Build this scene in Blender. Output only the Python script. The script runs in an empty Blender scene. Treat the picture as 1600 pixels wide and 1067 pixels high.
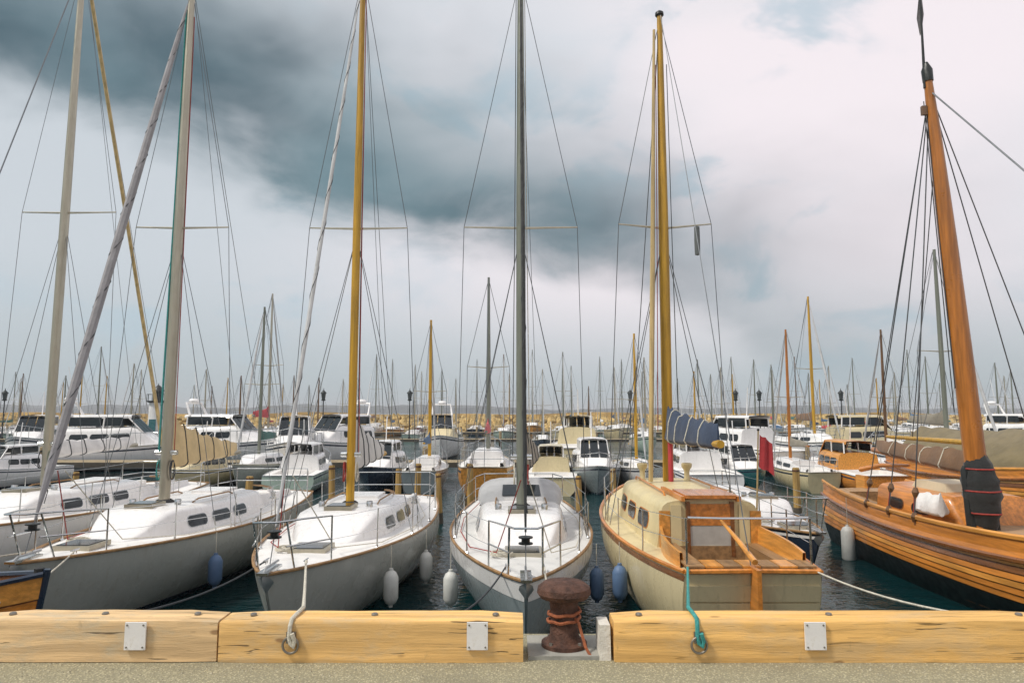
import bpy, math, random
from mathutils import Vector, Matrix
R = math.radians
random.seed(11)
SC = bpy.context.scene
COL = SC.collection

# ------------------------------------------------------------------ camera
F_PX = 1067.0                      # focal length in pixels of a 1600 px wide frame
PITCH = math.atan(110.0 / F_PX)
CAM_Z = 1.6
cam_d = bpy.data.cameras.new('camera')
cam_d.sensor_width = 36.0
cam_d.lens = 36.0 * F_PX / 1600.0
cam_d.clip_start = 0.05
cam_d.clip_end = 20000
cam = bpy.data.objects.new('camera', cam_d)
COL.objects.link(cam)
cam.location = (0, 0, CAM_Z)
cam.rotation_euler = (R(90) + PITCH, 0, 0)
SC.camera = cam

# ------------------------------------------------------------------ sky
SUN_EL, SUN_AZ = R(52), R(248)     # azimuth measured clockwise from +Y (to the left, a little behind the camera)
world = bpy.data.worlds.new('World')
SC.world = world
world.use_nodes = True
wt = world.node_tree
for n in list(wt.nodes):
    wt.nodes.remove(n)
class G:
    """tiny helper to write node graphs"""
    def __init__(s, tree): s.t = tree
    def n(s, kind, **kw):
        nd = s.t.nodes.new(kind)
        for k, v in kw.items():
            setattr(nd, k, v)
        return nd
    def put(s, sock, v):
        if isinstance(v, bpy.types.NodeSocket): s.t.links.new(v, sock)
        elif isinstance(v, (tuple, list)) and len(v) == 3 and len(sock.default_value) == 4: sock.default_value = (*v, 1)
        else: sock.default_value = v
    def math(s, op, a, b=0.0, c=0.0, clamp=False):
        nd = s.n('ShaderNodeMath', operation=op, use_clamp=clamp)
        for i, v in enumerate((a, b, c)): s.put(nd.inputs[i], v)
        return nd.outputs[0]
    def dot(s, a, b):
        nd = s.n('ShaderNodeVectorMath', operation='DOT_PRODUCT')
        s.put(nd.inputs[0], a); s.put(nd.inputs[1], b)
        return nd.outputs['Value']
    def mul(s, a, b):
        nd = s.n('ShaderNodeVectorMath', operation='MULTIPLY')
        s.put(nd.inputs[0], a); s.put(nd.inputs[1], b)
        return nd.outputs[0]
    def noise(s, vec, scale, detail=4, rough=0.55, dist=0.0):
        nd = s.n('ShaderNodeTexNoise')
        s.put(nd.inputs['Vector'], vec)
        nd.inputs['Scale'].default_value = scale
        nd.inputs['Detail'].default_value = detail
        nd.inputs['Roughness'].default_value = rough
        nd.inputs['Distortion'].default_value = dist
        return nd.outputs[0]
    def smooth(s, v, a, b, lo=0.0, hi=1.0):
        nd = s.n('ShaderNodeMapRange', interpolation_type='SMOOTHSTEP')
        s.put(nd.inputs[0], v)
        for i, k in enumerate((a, b, lo, hi)): nd.inputs[i + 1].default_value = k
        return nd.outputs[0]
    def mix(s, f, a, b, mode='MIX'):
        nd = s.n('ShaderNodeMix', data_type='RGBA', blend_type=mode)
        s.put(nd.inputs[0], f); s.put(nd.inputs[6], a); s.put(nd.inputs[7], b)
        return nd.outputs[2]
g = G(wt)
d = g.n('ShaderNodeTexCoord').outputs['Generated']
sky = g.n('ShaderNodeTexSky', sky_type='NISHITA', sun_disc=False)
sky.sun_elevation = SUN_EL
sky.sun_rotation = SUN_AZ
sky.air_density = 1.0
sky.dust_density = 2.0
# a grey cloud bank lying along one great circle of the sky, over a high bright overcast
pa = Vector((-.75, 1, .57)).normalized(); pb = Vector((.10, 1, .27)).normalized()
bn = pa.cross(pb).normalized()
if bn.z < 0: bn = -bn
ax = (pb - pa * pa.dot(pb)).normalized()
sd = g.dot(d, tuple(bn)); td = g.dot(d, tuple(ax))
dz = g.n('ShaderNodeSeparateXYZ'); g.put(dz.inputs[0], d)
el = dz.outputs['Z']
dst = g.mul(d, (1.0, 1.0, 1.9))
n1 = g.noise(dst, 2.3, 4, .5, .3)
n2 = g.noise(dst, 5.5, 5, .55, .4)
n3 = g.noise(g.mul(d, (1, 1, 2.6)), 1.25, 3, .5, .2)
sw = g.math('ADD', sd, g.math('MULTIPLY', g.math('SUBTRACT', n1, .5), .30))
sw = g.math('ADD', sw, g.math('MULTIPLY', g.math('SUBTRACT', n2, .5), .09))
low = g.smooth(sw, -.115, -.025)
high = g.smooth(sw, .0, .25, 1.0, 0.0)
along = g.smooth(td, .62, 1.05, 1.0, 0.0)
bank = g.math('MULTIPLY', g.math('MULTIPLY', low, high), along)
bank = g.math('MULTIPLY', bank, g.smooth(n2, .2, .65, .75, 1.0))
# small loose grey scraps elsewhere
scraps = g.math('MULTIPLY', g.smooth(n2, .50, .66), g.smooth(n1, .42, .58))
scraps = g.math('MULTIPLY', scraps, .75)
bright = g.mix(g.smooth(n3, .36, .62), (6.2, 6.4, 6.75), (8.0, 7.35, 7.6))
xr = dz.outputs['X']
bright = g.mix(g.smooth(xr, -.50, .22), (5.2, 5.6, 5.95), bright)
hz = g.smooth(el, .0, .22)
bright = g.mix(hz, (3.9, 4.5, 4.8), bright)
dark = g.mix(g.smooth(n1, .35, .65), (.58, 1.02, 1.22), (1.35, 2.12, 2.40))
cloud = g.mix(scraps, bright, (3.9, 5.0, 5.7))
cloud = g.mix(bank, cloud, dark)
cloud = g.mix(g.smooth(el, -.02, 0.0), (1.2, 1.7, 1.9), cloud)
final = g.mix(.94, sky.outputs[0], cloud)
bg = g.n('ShaderNodeBackground')
g.put(bg.inputs[0], final)
bg.inputs[1].default_value = 0.1
wo = g.n('ShaderNodeOutputWorld')
wt.links.new(bg.outputs[0], wo.inputs[0])

# ------------------------------------------------------------------ sun (veiled by cloud)
sl = bpy.data.lights.new('sun', 'SUN')
sl.energy = 2.3
sl.angle = R(9)
sl.color = (1.0, .95, .87)
sun = bpy.data.objects.new('sun', sl)
COL.objects.link(sun)
sdir = Vector((math.sin(SUN_AZ) * math.cos(SUN_EL), math.cos(SUN_AZ) * math.cos(SUN_EL), math.sin(SUN_EL)))
sun.rotation_euler = (-sdir).to_track_quat('-Z', 'Y').to_euler()
sun.location = sdir * 60

# ------------------------------------------------------------------ exposure
vs = SC.view_settings
vs.view_transform = 'Standard'; vs.look = 'None'; vs.exposure = 0.30; vs.gamma = 1.0
vs.use_curve_mapping = False

# ------------------------------------------------------------------ materials
MATS = {}
def mat(name, col, rough=.5, metal=0.0, var=.12, vscale=3.0, bump=0.0, bscale=40.0, stretch=(1, 1, 1), dirt=0.0,
        dirtcol=(.16, .13, .09), coat=0.0, dscale=2.0, dstretch=(6, 6, .6), sheen=0.0):
    if name in MATS: return MATS[name]
    m = bpy.data.materials.new(name)
    m.use_nodes = True
    t = m.node_tree; q = G(t)
    b = t.nodes['Principled BSDF']
    tc = q.n('ShaderNodeTexCoord').outputs['Object']
    v = q.mul(tc, stretch)
    nz = q.noise(v, vscale, 5, .6)
    lo = tuple(c * (1 - var) for c in col); hi = tuple(min(1, c * (1 + var)) for c in col)
    c = q.mix(q.smooth(nz, .3, .7), lo, hi)
    if dirt:
        dn = q.noise(q.mul(tc, dstretch), dscale, 6, .65)
        c = q.mix(q.math('MULTIPLY', q.smooth(dn, .5, .78), dirt), c, dirtcol)
    q.put(b.inputs['Base Color'], c)
    rn = q.noise(tc, vscale * 2.3, 4)
    q.put(b.inputs['Roughness'], q.smooth(rn, .25, .75, max(.03, rough - .1), min(1, rough + .1)))
    b.inputs['Metallic'].default_value = metal
    b.inputs['Coat Weight'].default_value = coat
    b.inputs['Coat Roughness'].default_value = .12
    if sheen: b.inputs['Sheen Weight'].default_value = sheen
    if bump:
        bn_ = q.n('ShaderNodeBump')
        bn_.inputs['Strength'].default_value = bump
        bn_.inputs['Distance'].default_value = .02
        q.put(bn_.inputs['Height'], q.noise(v, bscale, 5, .6))
        t.links.new(bn_.outputs[0], b.inputs['Normal'])
    MATS[name] = m
    return m

def gel(name, col, dirt=.25): return mat(name, col, .28, 0, .05, 1.2, 0, dirt=dirt, dirtcol=(.22, .19, .12), coat=.3)
def canvas(name, col): return mat(name, col, .85, 0, .14, 2.5, .5, 14, sheen=.15)
def wood(name, col, coat=.4, rough=.35): return mat(name, col, rough, 0, .28, 2.2, .15, 20, (7, 7, .45), dirt=.3, dirtcol=tuple(c * .45 for c in col), coat=coat)
def woodh(name, col, coat=.3, rough=.4): return mat(name, col, rough, 0, .28, 2.2, .2, 20, (7, .45, 7), dirt=.35, dirtcol=tuple(c * .45 for c in col), coat=coat, dstretch=(5, .5, 5))

WHITE = gel('white_gelcoat', (.84, .82, .80))
DECKW = mat('deck_paint', (.82, .80, .77), .55, 0, .06, 2, .25, 160, dirt=.3, dirtcol=(.35, .31, .22), dstretch=(2, 2, 2))
NONSKID = mat('nonskid_grey', (.72, .71, .68), .8, 0, .07, 2, .5, 220, dirt=.25, dirtcol=(.3, .27, .2), dstretch=(2, 2, 2))
GREYH = gel('pale_grey_gelcoat', (.36, .375, .345), .35)
GREYH2 = gel('warm_grey_gelcoat', (.38, .385, .35), .35)
BLUEG = gel('blue_grey_gelcoat', (.27, .31, .32), .3)
CREAMH = gel('cream_paint', (.66, .56, .34), .35)
NAVY = gel('navy_paint', (.018, .03, .055), .15)
TEALP = gel('teal_paint', (.03, .14, .15), .15)
REDP = gel('red_paint', (.32, .035, .03), .2)
BLACKP = mat('black_paint', (.015, .018, .018), .45, 0, .2, 3, .1, 30)
GREENP = gel('pale_green_paint', (.42, .52, .44), .3)
ALU = mat('anodised_aluminium', (.46, .42, .33), .38, .75, .08, 2, 0, stretch=(4, 4, .5))
ALUD = mat('grey_painted_spar', (.20, .21, .17), .45, .2, .1, 2, 0, stretch=(4, 4, .5))
STEEL = mat('stainless_steel', (.62, .63, .63), .22, 1.0, .05, 3)
WIRE = mat('rigging_wire', (.16, .17, .18), .4, .8, .05, 3)
SPRUCE = wood('varnished_spruce', (.50, .275, .018), .15, .42)
PINE = wood('pale_pine_spar', (.52, .38, .17))
MAHOG = wood('varnished_mahogany_spar', (.42, .145, .018))
DKWOOD = wood('dark_oiled_spar', (.15, .075, .03))
TEAK = woodh('teak_trim', (.30, .17, .07), 0, .6)
VARN = woodh('varnished_planking', (.60, .22, .035), .35, .38)
VARN2 = woodh('varnished_planking_light', (.66, .29, .055), .35, .38)
VARND = woodh('varnished_dark_trim', (.20, .075, .022), .5, .3)
ORNG = woodh('orange_varnish', (.55, .20, .04), .5, .3)
GLASS = mat('dark_glass', (.012, .018, .022), .06, 0, .1, 2)
RUBBER = mat('black_rubber', (.02, .02, .02), .7)
ROPEW = mat('white_rope', (.62, .58, .48), .85, 0, .2, 30, .6, 90)
ROPET = mat('teal_rope', (.05, .30, .28), .85, 0, .2, 30, .6, 90)
ROPER = mat('red_rope', (.36, .05, .04), .85, 0, .2, 30, .6, 90)
ROPED = mat('dark_rope', (.05, .055, .06), .85, 0, .2, 30, .6, 90)
ROPEO = mat('orange_rope', (.33, .10, .04), .85, 0, .2, 30, .6, 90)
CV = {'cream': canvas('cream_canvas', (.62, .46, .23)), 'pale': canvas('pale_canvas', (.55, .53, .50)),
      'taupe': canvas('taupe_canvas', (.25, .22, .17)), 'navy': canvas('navy_canvas', (.02, .04, .085)),
      'blue': canvas('blue_canvas', (.04, .11, .22)), 'brown': canvas('brown_canvas', (.20, .11, .055)),
      'white': canvas('white_canvas', (.72, .70, .68)), 'green': canvas('green_canvas', (.03, .12, .10)),
      'red': canvas('red_canvas', (.50, .05, .055)), 'black': canvas('black_canvas', (.02, .022, .022)),
      'olive': canvas('olive_canvas', (.18, .14, .07)), 'grey': canvas('grey_sailcloth', (.27, .26, .27)),
      'palegrey': canvas('pale_sailcloth', (.46, .46, .46))}

# ------------------------------------------------------------------ mesh helpers
class MB:
    def __init__(s): s.v = []; s.f = []
    def add(s, v, f):
        o = len(s.v); s.v += [tuple(p) for p in v]; s.f += [tuple(i + o for i in q) for q in f]; return s
    def box(s, c, size, rz=0.0, taper=1.0):
        x, y, z = (k / 2 for k in size)
        cs, sn = math.cos(rz), math.sin(rz)
        v = []
        for dz_ in (-1, 1):
            k = taper if dz_ > 0 else 1.0
            for dx, dy in ((-1, -1), (1, -1), (1, 1), (-1, 1)):
                px, py = dx * x * k, dy * y * k
                v.append((c[0] + px * cs - py * sn, c[1] + px * sn + py * cs, c[2] + dz_ * z))
        return s.add(v, [(3, 2, 1, 0), (4, 5, 6, 7), (0, 1, 5, 4), (1, 2, 6, 5), (2, 3, 7, 6), (3, 0, 4, 7)])
    def tube(s, pts, r, n=6, caps=True, oval=1.0):
        pts = [Vector(p) for p in pts]
        rs = r if isinstance(r, (list, tuple)) else [r] * len(pts)
        v, f = [], []
        up0 = None
        for i, p in enumerate(pts):
            a = pts[max(i - 1, 0)]; b = pts[min(i + 1, len(pts) - 1)]
            t = (b - a).normalized()
            if up0 is None:
                ref = Vector((0, 1, 0)) if abs(t.y) < .9 else Vector((0, 0, 1))
            else: ref = up0
            s1 = t.cross(ref)
            if s1.length < 1e-5: s1 = t.cross(Vector((1, 0, 0)))
            s1.normalize(); s2 = s1.cross(t).normalized(); up0 = s2
            for k in range(n):
                an = 2 * math.pi * k / n
                v.append(p + s1 * math.cos(an) * rs[i] + s2 * math.sin(an) * rs[i] * oval)
        for i in range(len(pts) - 1):
            for k in range(n):
                f.append((i * n + k, i * n + (k + 1) % n, (i + 1) * n + (k + 1) % n, (i + 1) * n + k))
        if caps:
            f.append(tuple(range(n - 1, -1, -1))); f.append(tuple((len(pts) - 1) * n + k for k in range(n)))
        return s.add(v, f)
    def grid(s, rows, closed=False):
        n = len(rows[0]); v = [p for r_ in rows for p in r_]; f = []
        for i in range(len(rows) - 1):
            for k in range(n if closed else n - 1):
                f.append((i * n + k, i * n + (k + 1) % n, (i + 1) * n + (k + 1) % n, (i + 1) * n + k))
        return s.add(v, f)
    def lathe(s, prof, c=(0, 0, 0), n=16):
        rows = [[(c[0] + r_ * math.cos(2 * math.pi * k / n), c[1] + r_ * math.sin(2 * math.pi * k / n), c[2] + z) for k in range(n)] for r_, z in prof]
        return s.grid(rows, True)
    def poly(s, outline, off):
        """thin plate from a 3D outline, pushed out along off"""
        o = Vector(off); n = len(outline)
        v = [Vector(p) for p in outline] + [Vector(p) + o for p in outline]
        f = [tuple(range(n - 1, -1, -1)), tuple(range(n, 2 * n))] + [(k, (k + 1) % n, n + (k + 1) % n, n + k) for k in range(n)]
        return s.add(v, f)
    def mesh(s, name, m, smooth=35):
        me = bpy.data.meshes.new(name)
        me.from_pydata(s.v, [], s.f); me.update()
        import bmesh
        bm = bmesh.new(); bm.from_mesh(me); bmesh.ops.recalc_face_normals(bm, faces=bm.faces); bm.to_mesh(me); bm.free()
        if m: me.materials.append(m)
        if smooth:
            me.shade_smooth(); me.set_sharp_from_angle(angle=R(smooth))
        return me
    def build(s, name, m, parent=None, smooth=35):
        o = bpy.data.objects.new(name, s.mesh(name, m, smooth)); COL.objects.link(o)
        if parent: o.parent = parent
        return o

def tag(o, label=None, cat=None, group=None, kind=None):
    if label: o['label'] = label
    if cat: o['category'] = cat
    if group: o['group'] = group
    if kind: o['kind'] = kind
    return o
def empty(name, loc, rz=0.0):
    e = bpy.data.objects.new(name, None); COL.objects.link(e)
    e.empty_display_size = .2; e.location = loc; e.rotation_euler = (0, 0, rz); return e
def copy_tree(o, parent=None):
    c = o.copy(); COL.objects.link(c); c.parent = parent
    for ch in list(o.children): copy_tree(ch, c)
    return c
def at(px, py, depth):
    u = (px - 800) / F_PX; v = (533.5 - py) / F_PX
    cp, sp = math.cos(PITCH), math.sin(PITCH)
    dy = cp - v * sp; dz_ = sp + v * cp
    t = depth / dy
    return Vector((u * t, depth, CAM_Z + dz_ * t))
def lerp(a, b, t): return a + (b - a) * t

WATER = -1.4
# ================================================================== the setting
# water: finer near, one sheet to the horizon
wm = bpy.data.materials.new('harbour_water'); wm.use_nodes = True
q = G(wm.node_tree); pb_ = wm.node_tree.nodes['Principled BSDF']
tc = q.n('ShaderNodeTexCoord').outputs['Object']
q.put(pb_.inputs['Base Color'], q.mix(q.smooth(q.noise(tc, .12, 3), .3, .7), (.002, .022, .025), (.004, .034, .038)))
pb_.inputs['Roughness'].default_value = .07
pb_.inputs['IOR'].default_value = 1.33
w1 = q.noise(q.mul(tc, (1, 1.5, 1)), 1.9, 3, .5, .4); w2 = q.noise(q.mul(tc, (1, 1.7, 1)), 7.0, 3, .5, .3)
hgt = q.math('ADD', q.math('MULTIPLY', w1, 1.0), q.math('MULTIPLY', w2, .28))
bp = q.n('ShaderNodeBump'); bp.inputs['Strength'].default_value = .55; bp.inputs['Distance'].default_value = .10
q.put(bp.inputs['Height'], hgt); wm.node_tree.links.new(bp.outputs[0], pb_.inputs['Normal'])
tag(MB().grid([[(-9000, 3.0, WATER), (9000, 3.0, WATER)], [(-9000, 12000, WATER), (9000, 12000, WATER)]]).build('water', wm, smooth=0), kind='structure')

# quay: concrete apron with exposed aggregate, wall face going down into the water
QE = 5.15
gm = bpy.data.materials.new('aggregate_concrete'); gm.use_nodes = True
q = G(gm.node_tree); pb_ = gm.node_tree.nodes['Principled BSDF']
tc = q.n('ShaderNodeTexCoord').outputs['Object']
vo = q.n('ShaderNodeTexVoronoi'); q.put(vo.inputs['Vector'], tc); vo.inputs['Scale'].default_value = 75
vc = q.n('ShaderNodeSeparateColor'); q.put(vc.inputs[0], vo.outputs['Color'])
c = q.mix(vc.outputs[0], (.24, .215, .125), (.56, .50, .32))
c = q.mix(q.smooth(vo.outputs['Distance'], .25, .6), c, (.27, .245, .16))
c = q.mix(q.math('MULTIPLY', q.smooth(q.noise(tc, 1.6, 5, .6), .45, .75), .5), c, (.19, .17, .115))
q.put(pb_.inputs['Base Color'], c); pb_.inputs['Roughness'].default_value = .85
bp = q.n('ShaderNodeBump'); bp.inputs['Strength'].default_value = .8; bp.inputs['Distance'].default_value = .006
q.put(bp.inputs['Height'], q.math('SUBTRACT', 1.0, vo.outputs['Distance'])); gm.node_tree.links.new(bp.outputs[0], pb_.inputs['Normal'])
mb = MB()
mb.add([(-60, -40, 0), (60, -40, 0), (60, QE, 0), (-60, QE, 0), (-60, QE, -4), (60, QE, -4), (60, -40, -4), (-60, -40, -4)],
       [(0, 1, 2, 3), (3, 2, 5, 4), (0, 3, 4, 7), (1, 6, 5, 2)])
tag(mb.build('quay', gm, smooth=0), kind='structure')
# loose grit on the apron
mb = MB()
for i in range(2600):
    x = random.uniform(-4.6, 4.6); y = 4.56 - abs(random.gauss(0, .2)) if random.random() < .6 else random.uniform(3.4, 4.55)
    r_ = random.uniform(.003, .009) * (1.5 if random.random() < .06 else 1)
    a = random.uniform(0, 3); h = r_ * .7
    ca, sa = math.cos(a), math.sin(a)
    vv = [(x + r_ * ca, y + r_ * sa, 0), (x - r_ * sa, y + r_ * ca, 0), (x - r_ * ca, y - r_ * sa, 0), (x + r_ * sa * .8, y - r_ * ca * .8, 0), (x + r_ * .2, y, h)]
    mb.add(vv, [(0, 1, 4), (1, 2, 4), (2, 3, 4), (3, 0, 4)])
tag(mb.build('gravel', mat('grit', (.36, .32, .22), .9, 0, .45, 60), smooth=0), 'fine loose grit scattered over the concrete quay', 'gravel', kind='stuff')

# timber kerb along the quay edge
def kerb_timber(name, col, worn, seed):
    m = bpy.data.materials.new(name); m.use_nodes = True
    t = m.node_tree; q = G(t); b = t.nodes['Principled BSDF']
    tc = q.n('ShaderNodeTexCoord').outputs['Object']
    mp_ = q.n('ShaderNodeMapping'); q.put(mp_.inputs[0], tc); mp_.inputs['Location'].default_value = (seed * 3.7, seed * .31, seed * .17)
    v = mp_.outputs[0]
    warp = q.n('ShaderNodeTexNoise'); q.put(warp.inputs['Vector'], v); warp.inputs['Scale'].default_value = 2.2
    va = q.n('ShaderNodeVectorMath', operation='MULTIPLY_ADD'); q.put(va.inputs[0], warp.outputs['Color']); va.inputs[1].default_value = (0, .05, .05); q.put(va.inputs[2], v)
    vv = va.outputs[0]
    grain = q.noise(q.mul(vv, (.9, 26, 26)), 3.0, 6, .7)
    rings = q.noise(q.mul(vv, (.25, 7, 7)), 2.4, 3, .5)
    c = q.mix(q.smooth(rings, .3, .7), tuple(k * .74 for k in col), tuple(min(1, k * 1.12) for k in col))
    c = q.mix(q.math('MULTIPLY', q.smooth(grain, .45, .75), .45), c, tuple(k * .45 for k in col))
    wear = q.smooth(q.noise(q.mul(v, (.9, 2.2, 2.2)), 2.0, 7, .68), .46, .66)
    c = q.mix(q.math('MULTIPLY', wear, worn), c, (.50, .43, .30))
    scuff = q.smooth(q.noise(q.mul(v, (2.5, 9, 1.2)), 3.1, 6, .7), .60, .74)
    c = q.mix(q.math('MULTIPLY', scuff, .55), c, (.17, .125, .07))
    check = q.smooth(q.noise(q.mul(vv, (.55, 30, 30)), 2.1, 2, .4), .66, .70)
    patch = q.smooth(q.noise(v, 1.3, 2), .42, .60)
    check = q.math('MULTIPLY', check, patch)
    c = q.mix(q.math('MULTIPLY', check, .85), c, (.07, .045, .02))
    vo_ = q.n('ShaderNodeTexVoronoi'); q.put(vo_.inputs['Vector'], q.mul(vv, (1.3, 3.2, 3.2))); vo_.inputs['Scale'].default_value = 1.5
    knot = q.smooth(vo_.outputs['Distance'], .05, .10, 1.0, 0.0)
    c = q.mix(q.math('MULTIPLY', knot, .7), c, (.20, .09, .03))
    q.put(b.inputs['Base Color'], c); b.inputs['Roughness'].default_value = .78
    bp_ = q.n('ShaderNodeBump'); bp_.inputs['Strength'].default_value = .75; bp_.inputs['Distance'].default_value = .008
    q.put(bp_.inputs['Height'], q.math('SUBTRACT', q.math('ADD', q.math('MULTIPLY', grain, .6), q.math('MULTIPLY', wear, -.25)), q.math('MULTIPLY', check, 1.4)))
    t.links.new(bp_.outputs[0], b.inputs['Normal'])
    return m
KM = [kerb_timber(f'ochre_kerb_timber_{i}', c_, w_, i + 1) for i, (c_, w_) in enumerate((((.80, .48, .16), .35), ((.84, .51, .18), .45), ((.78, .53, .27), .75), ((.82, .48, .15), .3)))]
KD, KW, KH = 4.57, .25, .262
BOLT = mat('galvanised_bolt', (.25, .23, .2), .5, .8)
def kerb(x_breaks, label, mats):
    root = empty('timber_kerb', ((x_breaks[0] + x_breaks[-1]) / 2, KD + KW / 2, 0))
    tag(root, label, 'kerb', 'timber kerbs on the quay edge')
    for i in range(len(x_breaks) - 1):
        a, b = x_breaks[i] + .006, x_breaks[i + 1] - .006
        dy, dzz = random.uniform(-.006, .006), random.uniform(-.006, .004)
        e = .022
        prof = [(0, 0.001), (0, KH - e), (e * .3, KH - e * .3), (e, KH), (KW - e, KH), (KW, KH - e), (KW, 0.001)]
        mb = MB(); rows = []
        ns = max(2, int((b - a) / .25))
        for j in range(ns + 1):
            t = j / ns; x = lerp(a, b, t)
            k = .012 if j in (0, ns) else 0
            rows.append([(x + (-1 if j == 0 else 1) * 0, KD + dy + (p if p < KW / 2 else p - k) + (k if p < KW / 2 else 0) + random.uniform(-.003, .003), max(.001, z + dzz - (k if z > .1 else 0) + (random.uniform(-.003, .003) if z > .1 else 0))) for p, z in prof])
        mb.grid(rows)
        n = len(prof); mb.f.append(tuple(range(n - 1, -1, -1))); mb.f.append(tuple(ns * n + k for k in range(n)))
        o = mb.build('beam', mats[i % len(mats)], root, 40)
        o.location = -Vector(root.location)
        for bx in (a + .18, b - .18, (a + b) / 2):
            bb = MB().lathe([(0, .012), (.018, .012), (.022, .006), (.022, -.002)], (bx, KD + KW / 2 + dy, KH + dzz + .001), 8).build('bolt', BOLT, root)
            bb.location = -Vector(root.location)
    return root
kerb([-13.6, -9.8, -6.6, -3.5, -1.9, .078], 'ochre timber kerb on the quay edge left of the bollard gap', [KM[0], KM[3], KM[2], KM[2], KM[1]])
kerb([.655, 3.55, 6.6, 9.7, 13.2], 'ochre timber kerb on the quay edge right of the bollard gap', [KM[3], KM[1], KM[0], KM[3]])
PLATE = mat('white_plate', (.80, .78, .76), .45, 0, .06, 8, 0, dirt=.5, dirtcol=(.45, .38, .25), dscale=8, dstretch=(2, 2, 2))
for px, lab in ((235, 'blank white berth plate on the kerb, nearest the left edge'), (748, 'blank white berth plate on the kerb just left of the bollard'), (1255, 'blank white berth plate on the kerb right of the bollard')):
    x = (px - 800) / F_PX * KD
    root = empty('berth_plate', (x, KD - .012, .17)); tag(root, lab, 'plate', 'white berth plates on the kerb')
    MB().box((0, 0, 0), (.135, .012, .17)).build('plate', PLATE, root, 0)
    for sx in (-.052, .052):
        for sz in (-.068, .068):
            MB().tube([(sx, -.006, sz), (sx, -.010, sz)], .006, 8).build('screw', BOLT, root)
# bollard in the gap
IRON = mat('rusty_cast_iron', (.095, .045, .030), .75, .2, .45, 14, .7, 60, dirt=.55, dirtcol=(.20, .075, .03), dscale=6, dstretch=(1, 1, 1))
BX, BY = .355, KD + .26
br = empty('bollard', (BX, BY, 0)); tag(br, 'rusty dark iron bollard with mushroom cap in the kerb gap', 'bollard')
MB().box((0, .0, .0125), (.50, .42, .025)).build('plinth', mat('grey_plinth', (.33, .32, .28), .85, 0, .15, 4, .4, 50), br, 0)
MB().lathe([(.155, .02), (.155, .05), (.12, .06), (.098, .10), (.092, .25), (.10, .32), (.13, .35)], n=28).build('post', IRON, br)
MB().lathe([(.10, .33), (.165, .345), (.185, .375), (.178, .41), (.14, .44), (.07, .455), (0, .458)], n=28).build('cap', IRON, br)
for k in range(4):
    a = math.pi / 4 + k * math.pi / 2
    MB().lathe([(0, .018), (.012, .018), (.014, 0)], (.135 * math.cos(a), .135 * math.sin(a), .05), 6).build('bolt', BOLT, br)
co = []
for i in range(0, 66):
    a = i * .21 + .6; co.append((BX + (.108 + .004 * math.sin(i * .7)) * math.cos(a), BY + .108 * math.sin(a), .17 + i * .0015 + .004 * math.sin(i * 1.3)))
tag(MB().tube(co + [(BX + .09, BY - .10, .2), (BX + .13, BY - .15, .06), (BX + .16, BY - .19, .014), (BX + .20, BY - .12, .013)], .011, 6).build('rope_coil', ROPEO), 'rust-orange rope wound round the iron bollard', 'rope')
tag(MB().box((.605, KD + .14, .11), (.075, .20, .22), taper=.92).build('marker_stone', mat('white_stone', (.70, .66, .58), .8, 0, .12, 9, .5, 40), smooth=0), 'small whitish stone block beside the bollard at the kerb end', 'stone')

# far shore, breakwater, jetties
land = mat('wooded_shore', (.045, .050, .048), .95, 0, .4, .03, 0)
mb = MB(); rows = []
for i in range(241):
    x = -2600 + i * (5200 / 240)
    h = 15 + 7 * math.sin(i * .21) * math.sin(i * .083 + 1) + random.uniform(-2.2, 2.2) + (5 if x < -200 else 0)
    rows.append([(x, 1880 + random.uniform(-12, 12), WATER - 1), (x, 1882 + random.uniform(-6, 6), WATER + h * .7), (x, 1895 + random.uniform(-6, 6), WATER + h), (x, 1960, WATER + h * .8), (x, 2100, WATER - 1)])
mb.grid(rows)
tag(mb.build('far_shore', land, smooth=20), kind='structure')
DY = 101
dk = mat('dike_grass', (.30, .19, .06), .95, 0, .4, .5, .6, 6)
mb = MB(); rows = []
for i in range(181):
    x = -150 + i * (300 / 180); hh = .25 * math.sin(i * .37) * math.sin(i * .11)
    rows.append([(x, DY - 4, WATER - .4), (x, DY - 2.2, WATER + .9), (x, DY + .3, WATER + 2.45 + hh), (x, DY + 1.8, WATER + 2.75 + hh), (x, DY + 4.5, WATER + 2.7 + hh), (x, DY + 10, WATER - .4)])
mb.grid(rows)
tag(mb.build('breakwater_bank', dk, smooth=40), kind='structure')
mb = MB()
ICO = []
ph = (1 + 5 ** .5) / 2
icv = [Vector(p).normalized() for p in ((-1, ph, 0), (1, ph, 0), (-1, -ph, 0), (1, -ph, 0), (0, -1, ph), (0, 1, ph), (0, -1, -ph), (0, 1, -ph), (ph, 0, -1), (ph, 0, 1), (-ph, 0, -1), (-ph, 0, 1))]
icf = [(0, 11, 5), (0, 5, 1), (0, 1, 7), (0, 7, 10), (0, 10, 11), (1, 5, 9), (5, 11, 4), (11, 10, 2), (10, 7, 6), (7, 1, 8), (3, 9, 4), (3, 4, 2), (3, 2, 6), (3, 6, 8), (3, 8, 9), (4, 9, 5), (2, 4, 11), (6, 2, 10), (8, 6, 7), (9, 8, 1)]
def rock(mb, c, r_):
    sx, sy, sz = (random.uniform(.7, 1.3) * r_ for _ in range(3))
    mb.add([(c[0] + p.x * sx * random.uniform(.8, 1.2), c[1] + p.y * sy * random.uniform(.8, 1.2), c[2] + p.z * sz * random.uniform(.75, 1.15)) for p in icv], icf)
for i in range(2600):
    x = random.uniform(-95, 95); t = random.random()
    rock(mb, (x, DY - 3.9 + 4.0 * t, WATER + .1 + 2.2 * t), random.uniform(.28, .62))
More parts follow.
